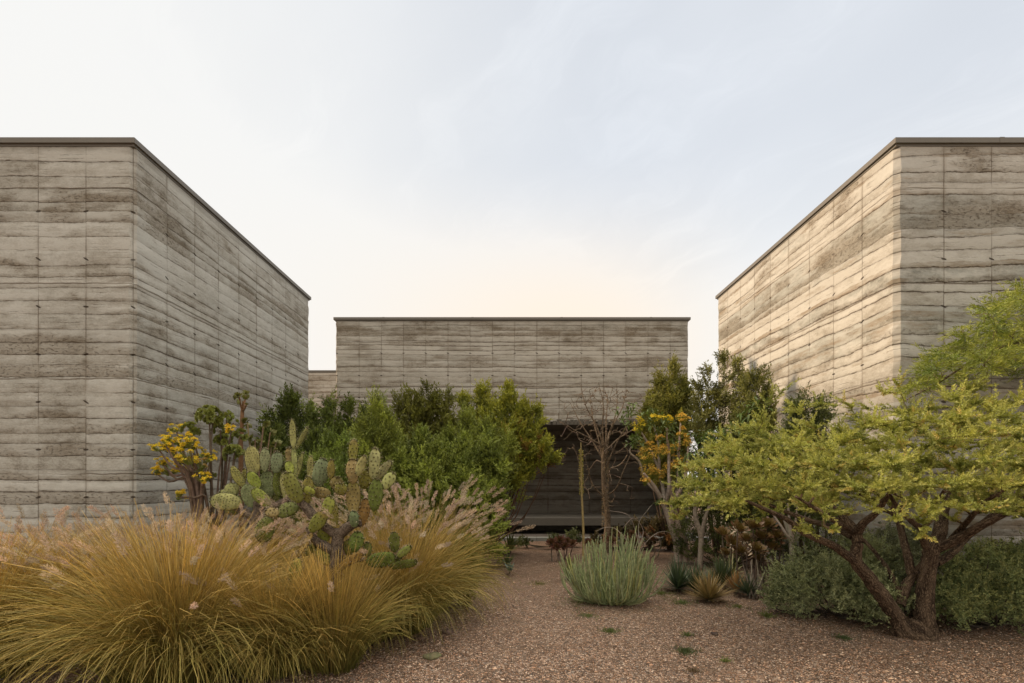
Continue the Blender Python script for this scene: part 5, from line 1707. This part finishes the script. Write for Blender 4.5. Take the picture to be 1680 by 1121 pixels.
shrub('undergrowth_bush', 'dark brown undergrowth at the terrace edge behind the euphorbia', 'shrub', G(1030, 10.9), [pxl(1010, 872, 22, 10.9), pxl(1045, 862, 24, 10.9), pxl(1082, 850, 26, 10.8), pxl(1110, 858, 20, 10.6), pxl(975, 880, 16, 10.9)],
      (.06, .05, .025), (.13, .105, .045), dens=1.1, leaf=(.06, .02), SL=.16, rust=.25)
shrub('undergrowth_bush', 'low dark green mound at the terrace kerb left of the flower stalk', 'shrub', G(915, 11.3), [pxl(915, 880, 14, 11.3), pxl(940, 876, 14, 11.2), pxl(860, 886, 12, 11.0)],
      (.06, .075, .028), (.12, .14, .05), dens=1.1, leaf=(.06, .02), SL=.14)

# ---------------------------------------------------------------- small weeds and stones on the gravel
def weed(label, px, py, R, n, col=(.12, .155, .045), H=.05):
    d = EYE * F / (py - HY)
    b = G(px, d)
    b[2] = gh(b[0], b[1])
    mb = MB()
    az = rng.uniform(0, 6.28, n)
    rr = R * .62 * np.abs(rng.normal(size=n)) * (1 + .4 * np.sin(3 * az + px))
    p = b + np.stack([rr * np.cos(az), rr * np.sin(az) * 1.0, 0 * az], -1)
    d_ = rdir(n)
    d_[:, 2] = np.abs(d_[:, 2]) + .35
    d_ = nrm(d_)
    L = rng.uniform(.5, 1.2, n) * H
    pts = np.stack([p, p + d_ * L[:, None] * .6, p + d_ * L[:, None] + np.array([0, 0, -.15]) * L[:, None]], 1)
    c = vary(col, n, .3, .1)
    strands(mb, pts, np.array([.004, .0035, .001])[None] * np.ones((n, 1)), c * .8, c * 1.15)
    o = mb.build('weed_tuft', M_leaf, None, b)
    return tag(o, label, 'weed', 'weeds on the gravel')


weed('weed tuft on the open gravel below the euphorbia', 1000, 1036, .10, 260)
weed('widest dark weed tuft on gravel near the photo bottom', 1125, 1066, .13, 420, (.085, .11, .04))
weed('thin weed just above the widest tuft on the gravel', 1127, 1044, .06, 110)
weed('single small weed at the gravel right of the widest tuft', 1191, 1082, .045, 70, (.17, .21, .05))
weed('dark weed tuft left of the acacia trunk foot', 1384, 1047, .09, 240, (.08, .11, .04))
weed('yellowish weed strip in the path left of the euphorbia', 885, 957, .26, 330, (.19, .19, .06), .04)
weed('weeds at the left foot of the euphorbia', 955, 985, .30, 520, (.13, .16, .05), .05)
weed('weeds in front of the euphorbia foot', 965, 1008, .18, 300, (.13, .16, .05), .045)
weed('weeds between the euphorbia and the tan edged rosette', 1085, 975, .28, 460, (.14, .17, .05), .05)
weed('weeds left of the tan edged rosette', 1120, 990, .16, 300, (.12, .16, .045), .06)
weed('small upright weed on gravel left of the low shrub', 1258, 1015, .07, 150, (.15, .18, .05), .09)
weed('small pale weed on gravel before the tan edged rosette', 1210, 1000, .10, 130, (.14, .17, .05), .05)
weed('brown withered weed at the gravel near the photo bottom', 1140, 1098, .07, 160, (.16, .11, .06), .035)


def stone(label, px, py, sx, sy, sz, col, rot=0.0):
    d = EYE * F / (py - HY)
    b = G(px, d)
    b[2] = gh(b[0], b[1])
    nr, na = 9, 16
    th = np.linspace(.02, np.pi - .02, nr)[:, None]
    a = np.linspace(0, 2 * np.pi, na, endpoint=False)[None]
    rr = 1 + .12 * np.sin(3 * a + rot) + .08 * np.sin(5 * a + 2 * th + rot) + rng.uniform(-.05, .05, (nr, na))
    X = np.sin(th) * np.cos(a) * sx * rr
    Y = np.sin(th) * np.sin(a) * sy * rr
    Z = np.sign(np.cos(th)) * np.abs(np.cos(th)) ** .8 * sz * (1 + 0 * a) * (1 + .15 * np.sin(2 * a))
    c, s = math.cos(rot), math.sin(rot)
    v = np.stack([X * c - Y * s, X * s + Y * c, Z + sz * .45], -1) + b
    i = np.arange(nr - 1)[:, None] * na
    j = np.arange(na)[None]
    f = np.stack([i + j, i + na + j, i + na + (j + 1) % na, i + (j + 1) % na], -1).reshape(-1, 4)
    mb = MB()
    mb.add(v, f, vary(col, nr * na, .15), 0, True)
    mb.add(v[0], [list(range(na))], col, 0, True)
    o = mb.build('stone', M_stone, None, b)
    return tag(o, label, 'stone', 'stones on the gravel')


M_stone = leaf_mat('stone', 0.85, 0.0, spec=0.2, mottled=28.0)
stone('flat mossy green stone on the gravel at the photo bottom', 709, 1083, .085, .06, .026, (.15, .14, .075), .25)
stone('round brown stone at the fountain grass edge', 735, 1040, .06, .05, .03, (.13, .09, .07), 1.0)
stone('small thin brown stone beside the fountain grass foot', 692, 1050, .07, .022, .012, (.15, .10, .07), .3)
stone('small dark stone on gravel right of the weed tufts', 1172, 1042, .04, .03, .018, (.08, .06, .05), 2.0)
stone('pale rough stone at the left foot of the euphorbia', 934, 950, .09, .06, .05, (.26, .20, .16), .6)
